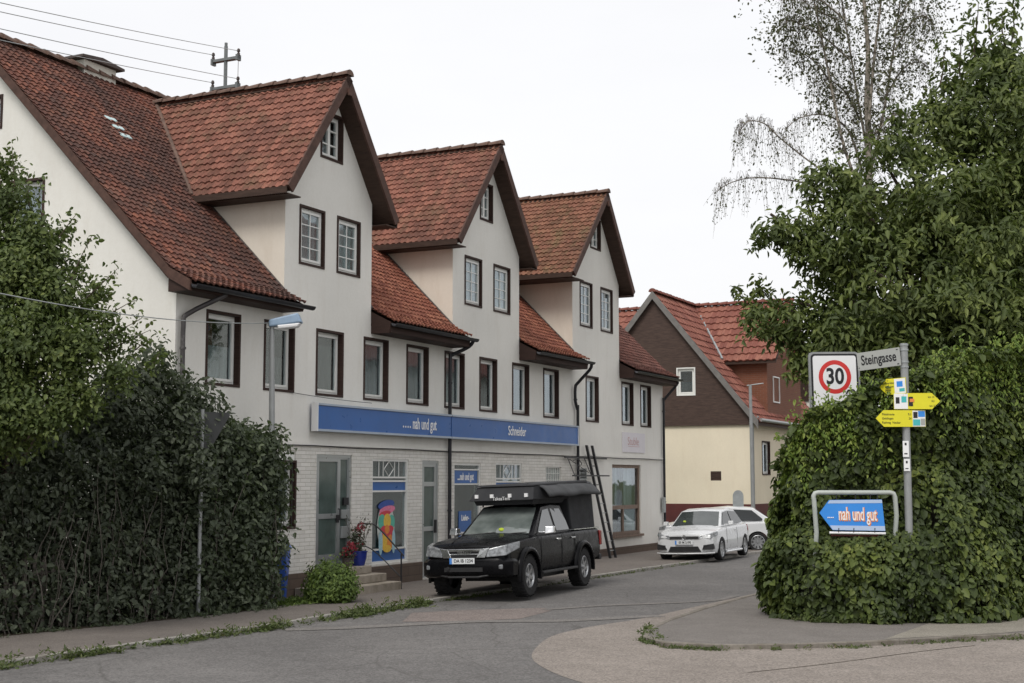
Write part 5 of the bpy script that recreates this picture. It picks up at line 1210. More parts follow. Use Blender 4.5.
# round sign back and slim pole at the bend
q = at(738, 500, 47)
rs = thing('round_sign', 'round topped grey road sign seen from behind beyond the white hatchback', 'road sign', (q.x, 47, 0))
k = MB(I); k.tube([(q.x, 47, 0), (q.x, 47, 1.9)], .03, 8); k.build('pole', M['pole_grey'], rs)
k = MB(I); P = [(q.x+.18*math.cos(R(a)), 46.95, 1.78+.20*math.sin(R(a))) for a in range(0, 181, 20)]+[(q.x-.18, 46.95, 1.18), (q.x+.18, 46.95, 1.18)]; k.prism(P, (0, .02, 0)); k.build('plate', M['metal'], rs)
q = at(753, 500, 50)
sp2 = thing('utility_post', 'slim grey utility post with small bracket beside the cream house corner', 'post', (q.x, 50, 0))
k = MB(I); k.tube([(q.x, 50, 0), (q.x-.03, 50, 5.75)], [.075, .055], 8); k.build('pole', M['pole_grey'], sp2, smooth=50)
k = MB(I); k.tube([(q.x-.15, 50, 5.72), (q.x+.45, 50, 5.80)], .02, 5); k.build('bracket', M['metal'], sp2)

# ------------------------------------------------------------------ plants
def leaf_mesh(name, P, L, mat, parent=None, out=None, outw=1.0, droop=.5, asp=.6, fold=.18, rnd=None):
    """many folded leaves; P base points, L lengths, out preferred facing"""
    n = len(P); P = np.asarray(P, float); L = np.asarray(L, float).reshape(-1, 1)
    nr = rng.normal(size=(n, 3)); nr /= np.linalg.norm(nr, axis=1, keepdims=True)
    if out is not None: nr = nr*(1-outw*.5)+np.asarray(out)*outw
    nr[:, 2] = np.abs(nr[:, 2])*.6+.25*(nr[:, 2] > -9); nr /= np.linalg.norm(nr, axis=1, keepdims=True)
    d = rng.normal(size=(n, 3)); d /= np.linalg.norm(d, axis=1, keepdims=True); d[:, 2] -= droop*1.4
    d -= nr*np.sum(d*nr, axis=1, keepdims=True); d /= np.linalg.norm(d, axis=1, keepdims=True)+1e-9
    sd = np.cross(nr, d); w = L*asp*.5
    b = P; tip = P+d*L-nr*L*.12
    l1 = P+d*L*.28+sd*w*.9+nr*L*fold; l2 = P+d*L*.68+sd*w*.72+nr*L*fold*.5; r1 = P+d*L*.28-sd*w*.9+nr*L*fold; r2 = P+d*L*.68-sd*w*.72+nr*L*fold*.5
    V = np.stack([b, l1, l2, tip, r2, r1], axis=1).reshape(-1, 3)
    if parent is not None:
        Mi = np.array(MINV[root_of(parent).name]); V = V@Mi[:3, :3].T+Mi[:3, 3]; org = None
    else:
        org = np.array([V[:, 0].mean(), V[:, 1].mean(), V[:, 2].min()]); V = V-org
    me = bpy.data.meshes.new(name); me.vertices.add(6*n); me.vertices.foreach_set('co', V.ravel())
    base = np.arange(n)*6
    F_ = np.stack([base, base+3, base+2, base+1, base, base+5, base+4, base+3], axis=1).ravel()
    me.loops.add(8*n); me.loops.foreach_set('vertex_index', F_); me.polygons.add(2*n); me.polygons.foreach_set('loop_start', np.arange(2*n)*4)
    me.materials.append(mat); r = rng.random(n) if rnd is None else rnd
    a = me.attributes.new('rnd', 'FLOAT', 'FACE'); a.data.foreach_set('value', np.repeat(r, 2))
    me.update(); me.validate()
    o = bpy.data.objects.new(name, me); COL.objects.link(o)
    if org is not None: o.location = org
    if parent is not None: o.parent = parent
    return o
def in_blobs(blobs, n, shell=.55):
    """points and outward directions inside ellipsoids (cx, cy, cz, rx, ry, rz), more of them near the skin"""
    B = np.array(blobs, float); vol = (B[:, 3]*B[:, 5]+B[:, 3]*B[:, 4]+B[:, 4]*B[:, 5]); ix = rng.choice(len(B), n, p=vol/vol.sum())
    d = rng.normal(size=(n, 3)); d /= np.linalg.norm(d, axis=1, keepdims=True)
    r = np.where(rng.random(n) < .75, shell+(1-shell)*rng.random(n)**.6, rng.random(n)**(1/3)*shell)
    r *= 1+.10*rng.normal(size=n)
    return B[ix, :3]+d*r[:, None]*B[ix, 3:], d
def clusters(C, D, k, spread, L, Lv=.3):
    n = len(C); P = np.repeat(C, k, axis=0)+rng.normal(size=(n*k, 3))*spread; O = np.repeat(D, k, axis=0)
    ln = L*(1+Lv*rng.normal(size=n*k)).clip(.45, 1.7); r = np.repeat(rng.random(n), k)*.55+rng.random(n*k)*.45
    return P, O, ln, r
def blob_px(px, py, Y, rpx, rdep=None, ry=None):
    c = at(px, py, Y); r = rpx*Y/F; return (c.x, c.y, c.z, r, (rdep or r), (ry*Y/F if ry else r))
def branch(mb, p0, p1, r0, r1, wob=.12, n=7, sag=0.0, seg=6):
    p0, p1 = Vector(p0), Vector(p1); L = (p1-p0).length; P = []; off = random.random()*50
    for i in range(n+1):
        t_ = i/n; q = p0.lerp(p1, t_)+Vector((noise.noise(Vector((off, t_*2.5, 0))), noise.noise(Vector((off, t_*2.5, 9))), noise.noise(Vector((off, t_*2.5, 20)))*.6))*wob*L*math.sin(math.pi*min(t_, .9)); q.z -= sag*L*t_*t_
        P.append(q)
    mb.tube(P, [r0+(r1-r0)*i/n for i in range(n+1)], seg, 0, True); return P

# the large leafy tree behind the ivy
YT = 29.0
tr = thing('leafy_tree', 'large dense green leafy tree towering over the ivy hedge and signs', 'tree', (11.5, 30.5, 0))
tb = [(1000, 120, 29, 68), (945, 150, 29.5, 58), (893, 185, 29, 55), (862, 200, 28.6, 40), (850, 238, 28.4, 46), (960, 230, 28, 78), (1025, 220, 28.5, 72), (880, 285, 27.8, 66), (960, 318, 27.6, 72), (1025, 318, 28, 66), (832, 305, 28, 40), (795, 318, 28.2, 33), (765, 322, 28.5, 22), (818, 262, 28.3, 32), (795, 236, 28.5, 26), (771, 233, 28.7, 17), (826, 185, 28.6, 24), (803, 365, 28.2, 20), (850, 345, 27.8, 44), (905, 365, 27.6, 48), (1012, 66, 29.5, 32), (988, 72, 29.4, 30), (955, 104, 29.4, 30), (985, 360, 27.8, 50), (1050, 150, 29, 80), (930, 260, 30.5, 85), (1000, 260, 31, 90), (880, 330, 30, 60), (785, 350, 28.4, 20)]
blobs = [blob_px(x, y, Y, r*.93, r*Y/F*1.05) for x, y, Y, r in tb]
C_, D_ = in_blobs(blobs, 9600, .62)
keep = np.array([noise.noise(Vector(c)*.85) > -.20 for c in C_]); C_, D_ = C_[keep], D_[keep]
D_[:, 1] -= .35
P, O, ln, r = clusters(C_, D_, 9, .10, .155); 
leaf_mesh('crown', P, ln, M['leaf_tree'], tr, O, .5, .65, .42, .10, r)
k = MB(I); branch(k, (12.2, 31.4, -.1), (12.0, 31.2, 4.2), .38, .30, .03, 6, 0, 12)
tips = []
for (px, py, Y, r) in tb[::1]:
    c = at(px, py, Y); s0_ = Vector((12.0, 31.2, random.uniform(2.8, 5.5))); tips.append(branch(k, s0_, c, .15, .03, .10, 8, -.05, 6))
k.build('trunk', M['bark'], tr, smooth=60)
# long shoots standing out of the top
k = MB(I); CP_ = []
for (px, py, tx, ty) in ((975, 60, 978, 2), (992, 45, 986, -12), (1012, 40, 1016, -5), (940, 85, 946, 45), (1005, 60, 1001, 8), (760, 322, 738, 288), (770, 300, 757, 283), (768, 235, 755, 243), (900, 140, 893, 112), (960, 75, 962, 30)):
    q = branch(k, at(px, py, 29.2), at(tx, ty, 29.0), .02, .006, .08, 6, 0, 4)
    for p_ in q[1:]: CP_ += [tuple(p_)]*(3 if ty < 100 else 5)
k.build('twig', M['bark'], tr)
C_ = np.array(CP_)+rng.normal(size=(len(CP_), 3))*.08; P, O, ln, r = clusters(C_, rng.normal(size=C_.shape)*.5, 4, .06, .14)
leaf_mesh('shoot_leaves', P, ln, M['leaf_tree'], tr, O, .3, .6, .42, .10, r)

# birch with hanging twigs
YBi = 37.0
bi = thing('birch_tree', 'thin birch with drooping sparse twigs rising behind the leafy tree', 'tree', (at(868, 400, YBi).x, YBi, 0))
k = MB(I); Pt = []
def pol(pts, r0, r1, Yo=0.0):
    P = [at(x, y, YBi+Yo+(z if z else 0)) for x, y, z in curve([(p[0], p[1], p[2] if len(p) > 2 else 0) for p in pts], 4)]
    k.tube(P, [r0+(r1-r0)*i/(len(P)-1) for i in range(len(P))], 6, 0, True); Pt.append((P, r0)); return P
base = [(872, 560), (870, 400), (868, 250), (869, 150), (867, 100)]
pol(base+[(868, 50), (864, 0), (862, -60)], .14, .035)
pol([(868, 210), (845, 150), (832, 90), (822, 40), (812, -10), (806, -50)], .05, .012, -.3)
pol([(869, 160), (858, 100), (850, 50), (842, 0), (838, -50)], .04, .012, .3)
pol([(869, 180), (884, 110), (892, 60), (899, 10), (905, -40)], .045, .012, .2)
pol([(869, 120), (874, 60), (880, 10), (884, -30)], .05, .02, -.2)
pol([(866, 215), (840, 185), (805, 158), (780, 138), (765, 124), (750, 121), (742, 128), (738, 136)], .028, .008, -.5)
pol([(866, 235), (845, 205), (815, 186), (780, 179), (750, 178), (728, 184), (714, 194)], .036, .008, .2)
pol([(862, 170), (848, 130), (825, 115), (800, 118), (785, 130)], .035, .008, .6)
pol([(850, 60), (825, 38), (800, 24), (790, 20), (783, 26)], .03, .006, .1)
pol([(845, 20), (820, 0), (795, -8), (782, 4)], .03, .006, -.4)
pol([(836, 90), (815, 62), (795, 50), (782, 48)], .025, .006, .3)
pol([(884, 100), (902, 70), (918, 62), (928, 68)], .03, .006, .3)
pol([(895, 50), (912, 22), (925, 16), (933, 26)], .03, .006, .0)
pol([(892, 30), (915, -5), (930, -8)], .03, .006, .0)
pol([(860, 120), (845, 92), (828, 80), (812, 84)], .03, .006, .5)
pol([(870, 140), (890, 118), (905, 115), (915, 125)], .03, .006, -.5)
pol([(838, 20), (812, 8), (800, -3)], .03, .006, .4)
k.build('trunk', M['birch'], bi, smooth=60)
k = MB(I); LP = []
for li, (P, r0) in enumerate(Pt):
    for i in range(1, len(P)):
        py_ = 341.5-(P[i].z-H)*F/P[i].y
        nt_ = 6 if r0 < .039 else (5 if r0 < .06 else 2)
        if li in (5, 6): nt_ = 5
        for _ in range(nt_):
            q0 = P[i-1].lerp(P[i], random.random()); dr = Vector((random.uniform(-1, 1), random.uniform(-1, 1), 0)).normalized()*random.uniform(.1, .8 if r0 > .04 and li not in (5, 6) else .25)
            ln_ = random.uniform(.25, 1.25); q1 = q0+dr*.7+Vector((0, 0, random.uniform(-.1, .25))); q2 = q1+dr*.3+Vector((random.gauss(0, .12), random.gauss(0, .1), -ln_))
            C3 = [q0, q0.lerp(q1, .6)+Vector((0, 0, .06)), q1, q1.lerp(q2, .5), q2]; k.tube(C3, [.006, .005, .004, .003, .002], 3, 0, True)
            m = int(ln_*(12 if li not in (5, 6) else 11))
            for j in range(m): t_ = random.random(); LP.append(tuple((q1.lerp(q2, t_))+Vector((random.gauss(0, .03), random.gauss(0, .03), 0))))
k.build('twig', M['bark'], bi)
LP = np.array(LP); leaf_mesh('hanging_leaves', LP, (.05*(1+.4*rng.normal(size=len(LP)))).clip(.025, .1), M['leaf_birch'], bi, None, 0, .9, .55, .1)
tops = [P[i] for j_, (P, r0) in enumerate(Pt) if j_ not in (5, 6, 7) for i in range(len(P)) if (P[i].z-H)*F/P[i].y > 400-80]
C_ = np.array([tuple(random.choice(tops)) for _ in range(1300)])+rng.normal(size=(1300, 3))*np.array([.55, .5, .45]); 
P, O, ln, r = clusters(C_, rng.normal(size=C_.shape), 5, .10, .085); leaf_mesh('crown', P, ln, M['leaf_birch'], bi, O, .2, .5, .7, .1, r)

# ivy grown wall
ivb = [(4.80, 24.1), (4.80, 23.15), (5.08, 22.72), (6.2, 22.66), (7.2, 22.82), (8.3, 23.7), (9.6, 24.6), (12.5, 26.4)]
ic = curve(ivb, 8); ic = [Vector((p[0], p[1], 0)) for p in ic]; cum = [0.0]
for i in range(1, len(ic)): cum.append(cum[-1]+(ic[i]-ic[i-1]).length)
TOT = cum[-1]
def ipos(t_):
    t_ = min(max(t_, 0), TOT-1e-4); i = max(j for j in range(len(cum)) if cum[j] <= t_); i = min(i, len(ic)-2); f = (t_-cum[i])/(cum[i+1]-cum[i]); d = (ic[i+1]-ic[i]).normalized()
    return ic[i].lerp(ic[i+1], f), Vector((d.y, -d.x, 0))
HT = [(735, .8), (748, 1.5), (757, 2.0), (770, 2.75), (785, 3.3), (800, 3.5), (815, 3.54), (835, 3.56), (852, 3.62), (868, 3.80), (885, 3.98), (905, 3.98), (935, 4.15), (960, 4.18), (985, 4.50), (1024, 4.60), (1100, 4.7), (1600, 4.7)]
def htop(p):
    x = 512+F*p.x/p.y
    for (a, h0), (b, h1) in zip(HT, HT[1:]):
        if x <= b: return h0+(h1-h0)*max(0, (x-a))/(b-a)
    return 4.7
iv = thing('ivy_wall', 'thick ivy covered garden wall at the street corner behind the blue arrow sign', 'hedge', (7, 24, 0))
k = MB(I); n = len(ic)
for i in range(n): p, o_ = ipos(cum[i]); h = max(1.0, htop(p)-.45); q = p-o_*.55; k.v += [Vector((p.x-o_.x*.12, p.y-o_.y*.12, 0)), Vector((p.x-o_.x*.16, p.y-o_.y*.16, h)), Vector((q.x, q.y, h)), Vector((q.x, q.y, 0))]
for i in range(n-1):
    for j in range(3): a = 4*i+j; k.f.append((a, a+1, a+5, a+4)); k.m.append(0)
k.f.append((0, 1, 2, 3)); k.m.append(0); k.build('stone_wall', simple('mossy_wall', (.035, .032, .022), .95, .4, 4, .5), iv)
N = 60000; TS = rng.random(N)*TOT*.80; PP_ = []; OO = []
for i in range(N):
    p, o_ = ipos(TS[i]); h = htop(p+o_*.35)
    v = random.random()**.92; z = .02+v*(h-.02)
    q = Vector((p.x*1.1, p.y*1.1, z*1.0)); bulge = .06+.26*noise.noise(q*.8)+.20*noise.noise(q*2.2)+.50*min(1, max(0, (1.64-z)/.35) if 795 < 512+F*p.x/p.y < 925 else max(0, (2.7-z)/1.5))*min(1, .85+z)*(.45+.55*min(1, TS[i]/.9))
    top = max(0.0, (z-(h-.45))/.45); dep = random.random()
    off = (bulge+.04*(1-v))*(1-.55*top**2) - (dep**2)*.30
    if random.random() < .16: # the crown of the wall, behind its front
        off = random.uniform(-.75, .25); z = h-.10*abs(off)-random.random()*.18+.06*noise.noise(q*2)
        nn_ = Vector((o_.x*.3, o_.y*.3, 1))
    else: nn_ = o_+Vector((0, 0, .25+top))
    PP_.append((p.x+o_.x*off, p.y+o_.y*off, z)); OO.append(tuple(nn_.normalized()))
# the end of the wall turning up the street
E0, EO = ipos(0); ED = Vector((-.80, .35, 0)).normalized()
for i in range(9000):
    a_ = random.random()*R(150)-R(20); dirv = Vector((-math.cos(a_), math.sin(a_)*.9, 0)).normalized(); z = .02+random.random()**1.05*3.4
    lim = .46-.08*max(0, z-.6)**1.1*.9
    if lim < .05: lim = .05
    back = random.random()*1.9; c0 = Vector((4.85, 24.0, 0))+AX*back; h = 2.3+.8*back
    if z > h: z = h*random.random()
    rr_2 = (lim+.12*noise.noise(Vector((a_*2, z*1.6, back))))*(1-.3*random.random()**2)
    PP_.append((c0.x+dirv.x*rr_2, c0.y+dirv.y*rr_2*.7, z)); OO.append(tuple((dirv+Vector((0, 0, .3))).normalized()))
PP_ = np.array(PP_); OO = np.array(OO)
leaf_mesh('ivy_leaves', PP_, (.074*np.exp(.42*rng.normal(size=len(PP_)))).clip(.035, .19), M['leaf_ivy'], iv, OO, .75, .8, .78, .10)
SPt = []; 
for i in range(300):
    t_ = random.random()**1.1*TOT*.78; p, o_ = ipos(t_); h = htop(p+o_*.35); L_ = random.uniform(.25, 1.5 if random.random() < .35 else .7); 
    off = .10+.20*noise.noise(p*2); x0 = p+o_*off; z0 = h-random.random()*.15; wv = random.uniform(-.12, .12)
    for j in range(int(L_*34)): u = random.random(); SPt.append((x0.x+wv*u+random.gauss(0, .035), x0.y-.05*u+random.gauss(0, .03), z0-u*L_))
for i in range(70):
    t_ = random.random()*TOT*.78; p, o_ = ipos(t_); h = htop(p+o_*.35); q0 = p+o_*random.uniform(-.3, .35)+Vector((0, 0, h-.05)); q1 = q0+o_*random.uniform(-.1, .25)+Vector((random.uniform(-.2, .2), 0, random.uniform(.10, .38)))
    for j in range(12): u = random.random(); c = q0.lerp(q1, u); SPt.append((c.x+random.gauss(0, .02), c.y+random.gauss(0, .02), c.z))
SPt = np.array(SPt); leaf_mesh('ivy_strands', SPt, (.07*(1+.3*rng.normal(size=len(SPt)))).clip(.03, .12), M['leaf_strand'], iv, np.tile(np.array([[-.1, -.9, .4]]), (len(SPt), 1)), .6, 1.0, .5, .1)

# dusty dark shrubs on the left with bare stems, a hedge bush at their right end and a light green tree above
def shrub(name, label, cat, loc, blobs, n, k_, L, mat, stems, asp=.5, shell=.5, spread=.07, thin=-.4, ow=.5, extra=None):
    th = thing(name, label, cat, loc); C_, D_ = in_blobs(blobs, n, shell)
    kp = np.array([noise.noise(Vector(c)*1.1) > thin for c in C_]) & (C_[:, 2] > .08); C_, D_ = C_[kp], D_[kp]; D_[:, 1] -= .3
    P, O, ln, r = clusters(C_, D_, k_, spread, L); P[:, 2] = P[:, 2].clip(.03); leaf_mesh('foliage', P, ln, M[mat], th, O, ow, .35, asp, .12, r)
    k = MB(I)
    for (a, b, r0, r1, w_) in stems: branch(k, a, b, r0, r1, w_, 7, 0, 5)
    k.build('stem', M['bark_grey'], th, smooth=60); return th
def base_o(s):                                       # front edge of the planting
    return np.interp(s, [5, 13, 15, 17.4, 20.4], [-.2, .0, .1, .55, 1.0])
bl_ = []; st_l = []
for s in np.arange(11.8, 19.6, .42):
    o = base_o(s)-.42; x = 512+F*W(s, o, 0).x/W(s, o, 0).y
    top = np.interp(x, [-80, 60, 125, 150, 180, 205, 232, 300], [3.1, 3.35, 4.35, 4.45, 4.20, 3.75, 3.35, 2.5])
    c = W(s, o, 0)
    for z in np.arange(.3, top-.25, .55): bl_.append((c.x+random.uniform(-.1, .1), c.y+random.uniform(-.1, .1), z, .55, .5, .5))
    for z in np.arange(.45, top-.45, .9): d_ = W(s, o-1.1, 0); bl_.append((d_.x, d_.y, z, .6, .6, .6))
    bl_.append((c.x, c.y, top-.38, .42, .42, .42))
    for _ in range(6):
        o2 = base_o(s)-random.uniform(-.04, .4); p0 = W(s+random.uniform(-.2, .2), o2, 0); st_l.append((p0, p0+Vector((random.gauss(0, .25), random.gauss(0, .1), random.uniform(1.2, top*.7))), random.uniform(.006, .013), .004, .14))
shrub('lilac_shrub', 'broad dusty dark green shrub with bare stems filling the left roadside', 'shrub', (-6.2, 21.5, 0), bl_+[blob_px(190, 450, 23.0, 20), blob_px(190, 455, 23.0, 18), blob_px(184, 422, 23.1, 18), blob_px(186, 430, 23.1, 18), blob_px(202, 474, 23.0, 13), blob_px(196, 480, 23.0, 13), blob_px(150, 470, 22.4, 26)], 16500, 6, .095, 'leaf_dark', st_l, .56, .55, .07, -.5)
bl_ = []; st_l = []
for s in np.arange(19.0, 20.9, .36):
    o = base_o(min(s, 20.4))-.35; c = W(s, o, 0); x = 512+F*c.x/c.y
    top = np.interp(x, [150, 215, 232, 252, 275, 300], [3.2, 3.25, 3.35, 3.30, 3.0, 2.4])
    for z in np.arange(.35, top-.2, .5): bl_.append((c.x+random.uniform(-.08, .08), c.y, z, .43, .5, .46))
    for z in np.arange(.5, top-.4, .8): bl_.append((c.x-.3, c.y+.6, z, .45, .5, .5))
    for _ in range(7):
        p0 = W(s+random.uniform(-.2, .2), o+random.uniform(-.2, .3), 0); st_l.append((p0, p0+Vector((random.gauss(0, .15), random.gauss(0, .1), random.uniform(1.2, 2.8))), random.uniform(.009, .02), .006, .10))
shrub('hedge_bush', 'upright dark green hedge bush between the road sign pole and blue bin', 'shrub', (-4.5, 24, 0), bl_, 7000, 6, .095, 'leaf_hedge', st_l, .6, .6, .07, -.55)
tb2 = [(8, 205, 20.6, 26), (25, 240, 20.6, 26), (52, 262, 20.6, 17), (12, 285, 20.2, 40), (58, 305, 20.3, 26), (84, 310, 20.8, 14), (20, 350, 19.9, 50), (70, 350, 20.0, 30), (96, 345, 20.7, 18), (-30, 250, 20.6, 45), (-40, 330, 20.2, 60), (5, 170, 20.8, 12), (62, 232, 20.9, 8), (78, 270, 20.9, 10), (98, 292, 20.9, 9), (25, 410, 19.8, 42), (75, 395, 19.9, 28), (-10, 410, 19.8, 46), (116, 335, 20.6, 10), (120, 375, 20.4, 14), (104, 318, 20.6, 9), (38, 240, 20.5, 22), (28, 270, 20.3, 30), (45, 300, 20.2, 28)]
th = thing('young_tree', 'light green leafy tree rising above the dusty dark shrub at left', 'tree', (-7.6, 20.9, 0))
C_, D_ = in_blobs([blob_px(x, y, Y, r, r*Y/F) for x, y, Y, r in tb2], 4700, .5); kp = np.array([noise.noise(Vector(c)*1.7) > -.36 for c in C_]); C_, D_ = C_[kp], D_[kp]; D_[:, 1] -= .3
P, O, ln, r = clusters(C_, D_, 9, .085, .074); leaf_mesh('crown', P, ln, M['leaf_light'], th, O, .5, .5, .6, .1, r)
k = MB(I); branch(k, (-7.8, 21.0, 0), (-7.7, 20.9, 3.0), .10, .08, .04, 6, 0, 8)
for (px, py, Y, r) in tb2: branch(k, (-7.75, 20.95, random.uniform(2, 3.2)), at(px, py, Y), .045, .008, .1, 6, 0, 5)
SH = []
for (px, py, tx, ty) in ((15, 190, 12, 146), (42, 235, 40, 182), (50, 250, 76, 214), (70, 282, 92, 236), (30, 225, 28, 172), (85, 300, 118, 268), (95, 320, 136, 300), (105, 340, 142, 318), (0, 190, -2, 150), (110, 350, 150, 330), (-5, 190, -6, 150), (150, 370, 160, 352), (135, 350, 150, 338)):
    q = branch(k, at(px, py, 20.6), at(tx, ty, 20.6), .012, .004, .06, 5, 0, 4)
    for p_ in q: SH += [tuple(p_)]*3
k.build('trunk', M['bark'], th, smooth=60)
C_ = np.array(SH)+rng.normal(size=(len(SH), 3))*.05; P, O, ln, r = clusters(C_, rng.normal(size=C_.shape), 3, .04, .08); leaf_mesh('shoot_leaves', P, ln, M['leaf_light'], th, O, .2, .3, .6, .1, r)
# picket fence inside the shrubs
pf = thing('picket_fence', 'low weathered picket fence half hidden inside the dark shrubs', 'fence', W(15.5, -.3, 0), R(RX))
for s in np.arange(12.2, 16.4, .16): k = MB(W); o = base_o(s)-.30; h = 1.12+random.uniform(-.04, .03); k.prism([(s, o, .08), (s+.07, o, .08), (s+.07, o, h), (s+.035, o, h+.06), (s, o, h)], (0, .02, 0)); k.build('picket', M['bark_grey'], pf)
for z in (.35, .9):
    k = MB(W); k.tube([(s, base_o(s)-.33, z) for s in np.arange(12.2, 16.6, .6)], .025, 4); k.build('rail', M['bark_grey'], pf)
# round bush and flowers
c = W(21.9, 1.38, 0)
bl_ = [(c.x, c.y, .42, .44, .42, .40), (c.x-.12, c.y+.05, .30, .38, .38, .28), (c.x+.16, c.y, .34, .34, .36, .30)]
shrub('round_bush', 'rounded bright green bush beside the entrance steps', 'bush', (c.x, c.y, 0), bl_, 1500, 6, .055, 'leaf_bush', [(c+Vector((0, 0, 0)), c+Vector((random.gauss(0, .15), random.gauss(0, .1), .6)), .012, .004, .1) for _ in range(8)], .6, .75, .035, -.9, .8)
def pot(name, label, c, r, h, mat, plantmat, blobs_, n, L, flowers, fl_mat, stalks=0):
    th = thing(name, label, 'flower pot', c); k = MB(I); k.lathe((c.x, c.y, c.z), (0, 0, 1), [(0, .0), (r*.7, 0), (r*.95, h*.5), (r, h*.9), (r*1.08, h*.92), (r*1.08, h), (r*.9, h), (r*.85, h*.85), (0, h*.85)], 18); k.build('pot', M[mat], th, smooth=50)
    C_, D_ = in_blobs([(c.x+a, c.y+b, c.z+z, q, q, q2) for a, b, z, q, q2 in blobs_], n, .5); P, O, ln, rr = clusters(C_, D_, 4, .03, L); leaf_mesh('leaves', P, ln, M[plantmat], th, O, .4, .4, .6, .1, rr)
    C_, D_ = in_blobs([(c.x+a, c.y+b, c.z+z, q, q, q2) for a, b, z, q, q2 in flowers], 40, .6); P, O, ln, rr = clusters(C_, D_, 4, .022, .042); leaf_mesh('petals', P, ln, M[fl_mat], th, O, .4, .0, .9, .2, rr)
    if stalks:
        k = MB(I); E_ = []
        for i in range(stalks): e = c+Vector((random.gauss(0, .16), random.gauss(0, .08), h+random.uniform(.35, .75))); branch(k, c+Vector((0, 0, h*.8)), e, .006, .003, .1, 5, 0, 4); E_ += [tuple(e)]*4
        k.build('stalk', M['bark'], th); E_ = np.array(E_)+rng.normal(size=(len(E_), 3))*.05; leaf_mesh('dry_leaves', E_, np.full(len(E_), .05), M['leaf_birch'], th, None, 0, .2, .6, .1)
    return th
pot('flower_pot', 'blue glazed pot with dry stalks and red flowers on the top step', W(24.62, .26, .555), .17, .30, 'pot_blue', 'leaf_dark', [(0, 0, .38, .17, .12), (-.05, 0, .62, .16, .18)], 90, .05, [(-.08, 0, .40, .12, .06), (.1, 0, .46, .06, .05), (0, 0, .78, .12, .10)], 'petal', 14)
pot('flower_pot', 'small dark pot overflowing with deep red flowers left of the blue pot', W(24.15, .30, .555), .12, .18, 'slab', 'leaf_hedge', [(0, 0, .26, .16, .12)], 60, .05, [(0, 0, .30, .17, .15), (.05, 0, .42, .10, .08)], 'petal')

# weeds in the gutter, litter at the hedges
def weeds(name, label, pts, n, hmax, L, mat='weed', sp=.09):
    C_ = []
    for _ in range(n):
        i = random.randrange(len(pts)-1); t_ = random.random(); p = Vector(pts[i]).lerp(Vector(pts[i+1]), t_); d = noise.noise(Vector((p[0]*1.1, p[1]*1.1, 3)))
        if d < -.10 and random.random() < .85: continue
        C_.append((p[0]+random.gauss(0, sp), p[1]+random.gauss(0, sp), p[2] if len(p) > 2 else 0))
    C_ = np.array(C_); hh = rng.random(len(C_))**2.2*hmax*(.5+.9*np.array([max(0, noise.noise(Vector((c[0]*.9, c[1]*.9, 8)))+.4) for c in C_]))
    P = np.repeat(C_, 5, axis=0)+rng.normal(size=(len(C_)*5, 3))*.018; P[:, 2] = np.repeat(C_[:, 2], 5)+np.repeat(hh, 5)*rng.random(len(P))+.004
    O = np.tile(np.array([[0, -.5, .6]]), (len(P), 1)); o = leaf_mesh(name, P, (L*(1+.35*rng.normal(size=len(P)))).clip(.015, .12), M[mat], None, O, .4, -.7, .38, .1, np.repeat(rng.random(len(C_)), 5)*.7+rng.random(len(P))*.3)
    o['kind'] = 'stuff'; return o
def so3(s, o, z=0): p = W(s, o, z); return (p.x, p.y, z)
weeds('gutter_weeds', '', [so3(s, np.interp(s, [5, 12.9, 17.6, 23.2, 30, 37], [2.47, 2.54, 2.84, 2.86, 3.05, 3.28])) for s in (11, 12.9, 15, 17.6, 19, 20.5, 21.5, 22.5)], 1500, .16, .055)
weeds('gutter_weeds', '', [so3(s, 2.88) for s in (19.3, 20, 21, 22, 22.9)], 1400, .20, .06, 'weed', .12)
weeds('gutter_weeds', '', [so3(s, o) for s, o in ((22.9, 2.86), (25, 2.92), (28, 2.98), (31, 3.08), (37, 3.27))], 420, .08, .04, 'weed', .05)
weeds('gutter_weeds', '', [(gpx(x, y)[0], gpx(x, y)[1], 0) for x, y in ((642, 641), (662, 648), (720, 651), (800, 650), (880, 647), (960, 642), (1024, 639.5))], 420, .07, .04, 'weed', .05)
weeds('gutter_weeds', '', [(gpx(x, y)[0], gpx(x, y)[1], .0) for x, y in ((652, 628), (648, 638), (660, 645))], 160, .12, .05, 'weed', .06)
weeds('ground_litter', '', [(p[0]-.1, p[1]-.42, PZ) for p in (ivb[0], ivb[1], ivb[2], ivb[3], ivb[4], ivb[5])], 900, .10, .05, 'weed', .10)
weeds('ground_litter', '', [so3(s, base_o(s)+.12, PZ) for s in (9, 11, 13, 15, 17, 19, 20.4)], 1100, .07, .045, 'leaf_hedge', .12)
weeds('verge_grass', '', [so3(20.9, .7, PZ), so3(21.6, .9, PZ), so3(22.3, .8, PZ)], 700, .12, .05, 'leaf_bush', .22)

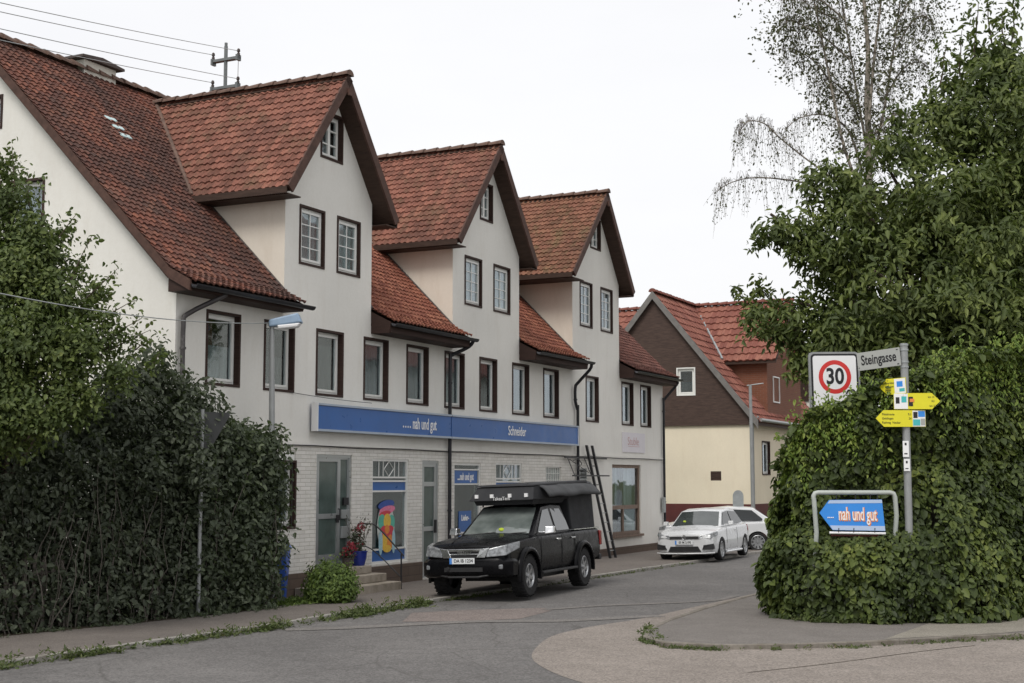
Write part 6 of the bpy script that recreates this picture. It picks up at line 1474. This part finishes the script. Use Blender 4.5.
# ------------------------------------------------------------------ camera, light, world
cam = bpy.data.cameras.new('camera'); co = bpy.data.objects.new('camera', cam); COL.objects.link(co); sc.camera = co
co.location = (0, 0, H); co.rotation_euler = (math.pi/2+PIT, 0, 0); cam.sensor_width = 36; cam.lens = F*36/1024; cam.clip_end = 3000
wd = bpy.data.worlds.new('World'); sc.world = wd; wd.use_nodes = True; nt = wd.node_tree; nt.nodes.clear()
out = nt.nodes.new('ShaderNodeOutputWorld'); bg1 = nt.nodes.new('ShaderNodeBackground'); bg2 = nt.nodes.new('ShaderNodeBackground'); mx = nt.nodes.new('ShaderNodeMixShader')
sky = nt.nodes.new('ShaderNodeTexSky'); sky.sky_type = 'NISHITA'; sky.sun_disc = False; SE, SA = R(52), R(205)
sky.sun_elevation = SE; sky.sun_rotation = SA; sky.dust_density = 4; sky.air_density = 1.5
nt.links.new(sky.outputs[0], bg1.inputs[0]); bg1.inputs[1].default_value = .10
tc = nt.nodes.new('ShaderNodeTexCoord'); nz = nt.nodes.new('ShaderNodeTexNoise'); nz.inputs['Scale'].default_value = 2.2; nz.inputs['Detail'].default_value = 5
mp = nt.nodes.new('ShaderNodeMapping'); mp.inputs['Scale'].default_value = (1, 1, 3.2); nt.links.new(tc.outputs['Generated'], mp.inputs[0]); nt.links.new(mp.outputs[0], nz.inputs['Vector'])
cr = nt.nodes.new('ShaderNodeValToRGB'); nt.links.new(nz.outputs['Fac'], cr.inputs[0]); e = cr.color_ramp.elements
e[0].position = .35; e[0].color = (.80, .80, .82, 1); e[1].position = .65; e[1].color = (.85, .85, .86, 1)
nt.links.new(cr.outputs[0], bg2.inputs[0]); bg2.inputs[1].default_value = 1.0; mx.inputs[0].default_value = .93
nt.links.new(bg1.outputs[0], mx.inputs[1]); nt.links.new(bg2.outputs[0], mx.inputs[2]); nt.links.new(mx.outputs[0], out.inputs[0])
sl = bpy.data.lights.new('sun', 'SUN'); sl.energy = 1.5; sl.angle = R(22); sl.color = (1, .97, .92); so = bpy.data.objects.new('sun', sl); COL.objects.link(so)
# Nishita rotation is clockwise from +Y seen from above
dsun = Vector((math.sin(SA)*math.cos(SE), math.cos(SA)*math.cos(SE), math.sin(SE)))
so.rotation_euler = dsun.to_track_quat('Z', 'Y').to_euler(); so.location = (0, 0, 30)
sc.view_settings.view_transform = 'Standard'; sc.view_settings.look = 'None'; sc.view_settings.exposure = .30; sc.view_settings.gamma = 1
sc.cycles.max_bounces = 6; sc.cycles.transparent_max_bounces = 12
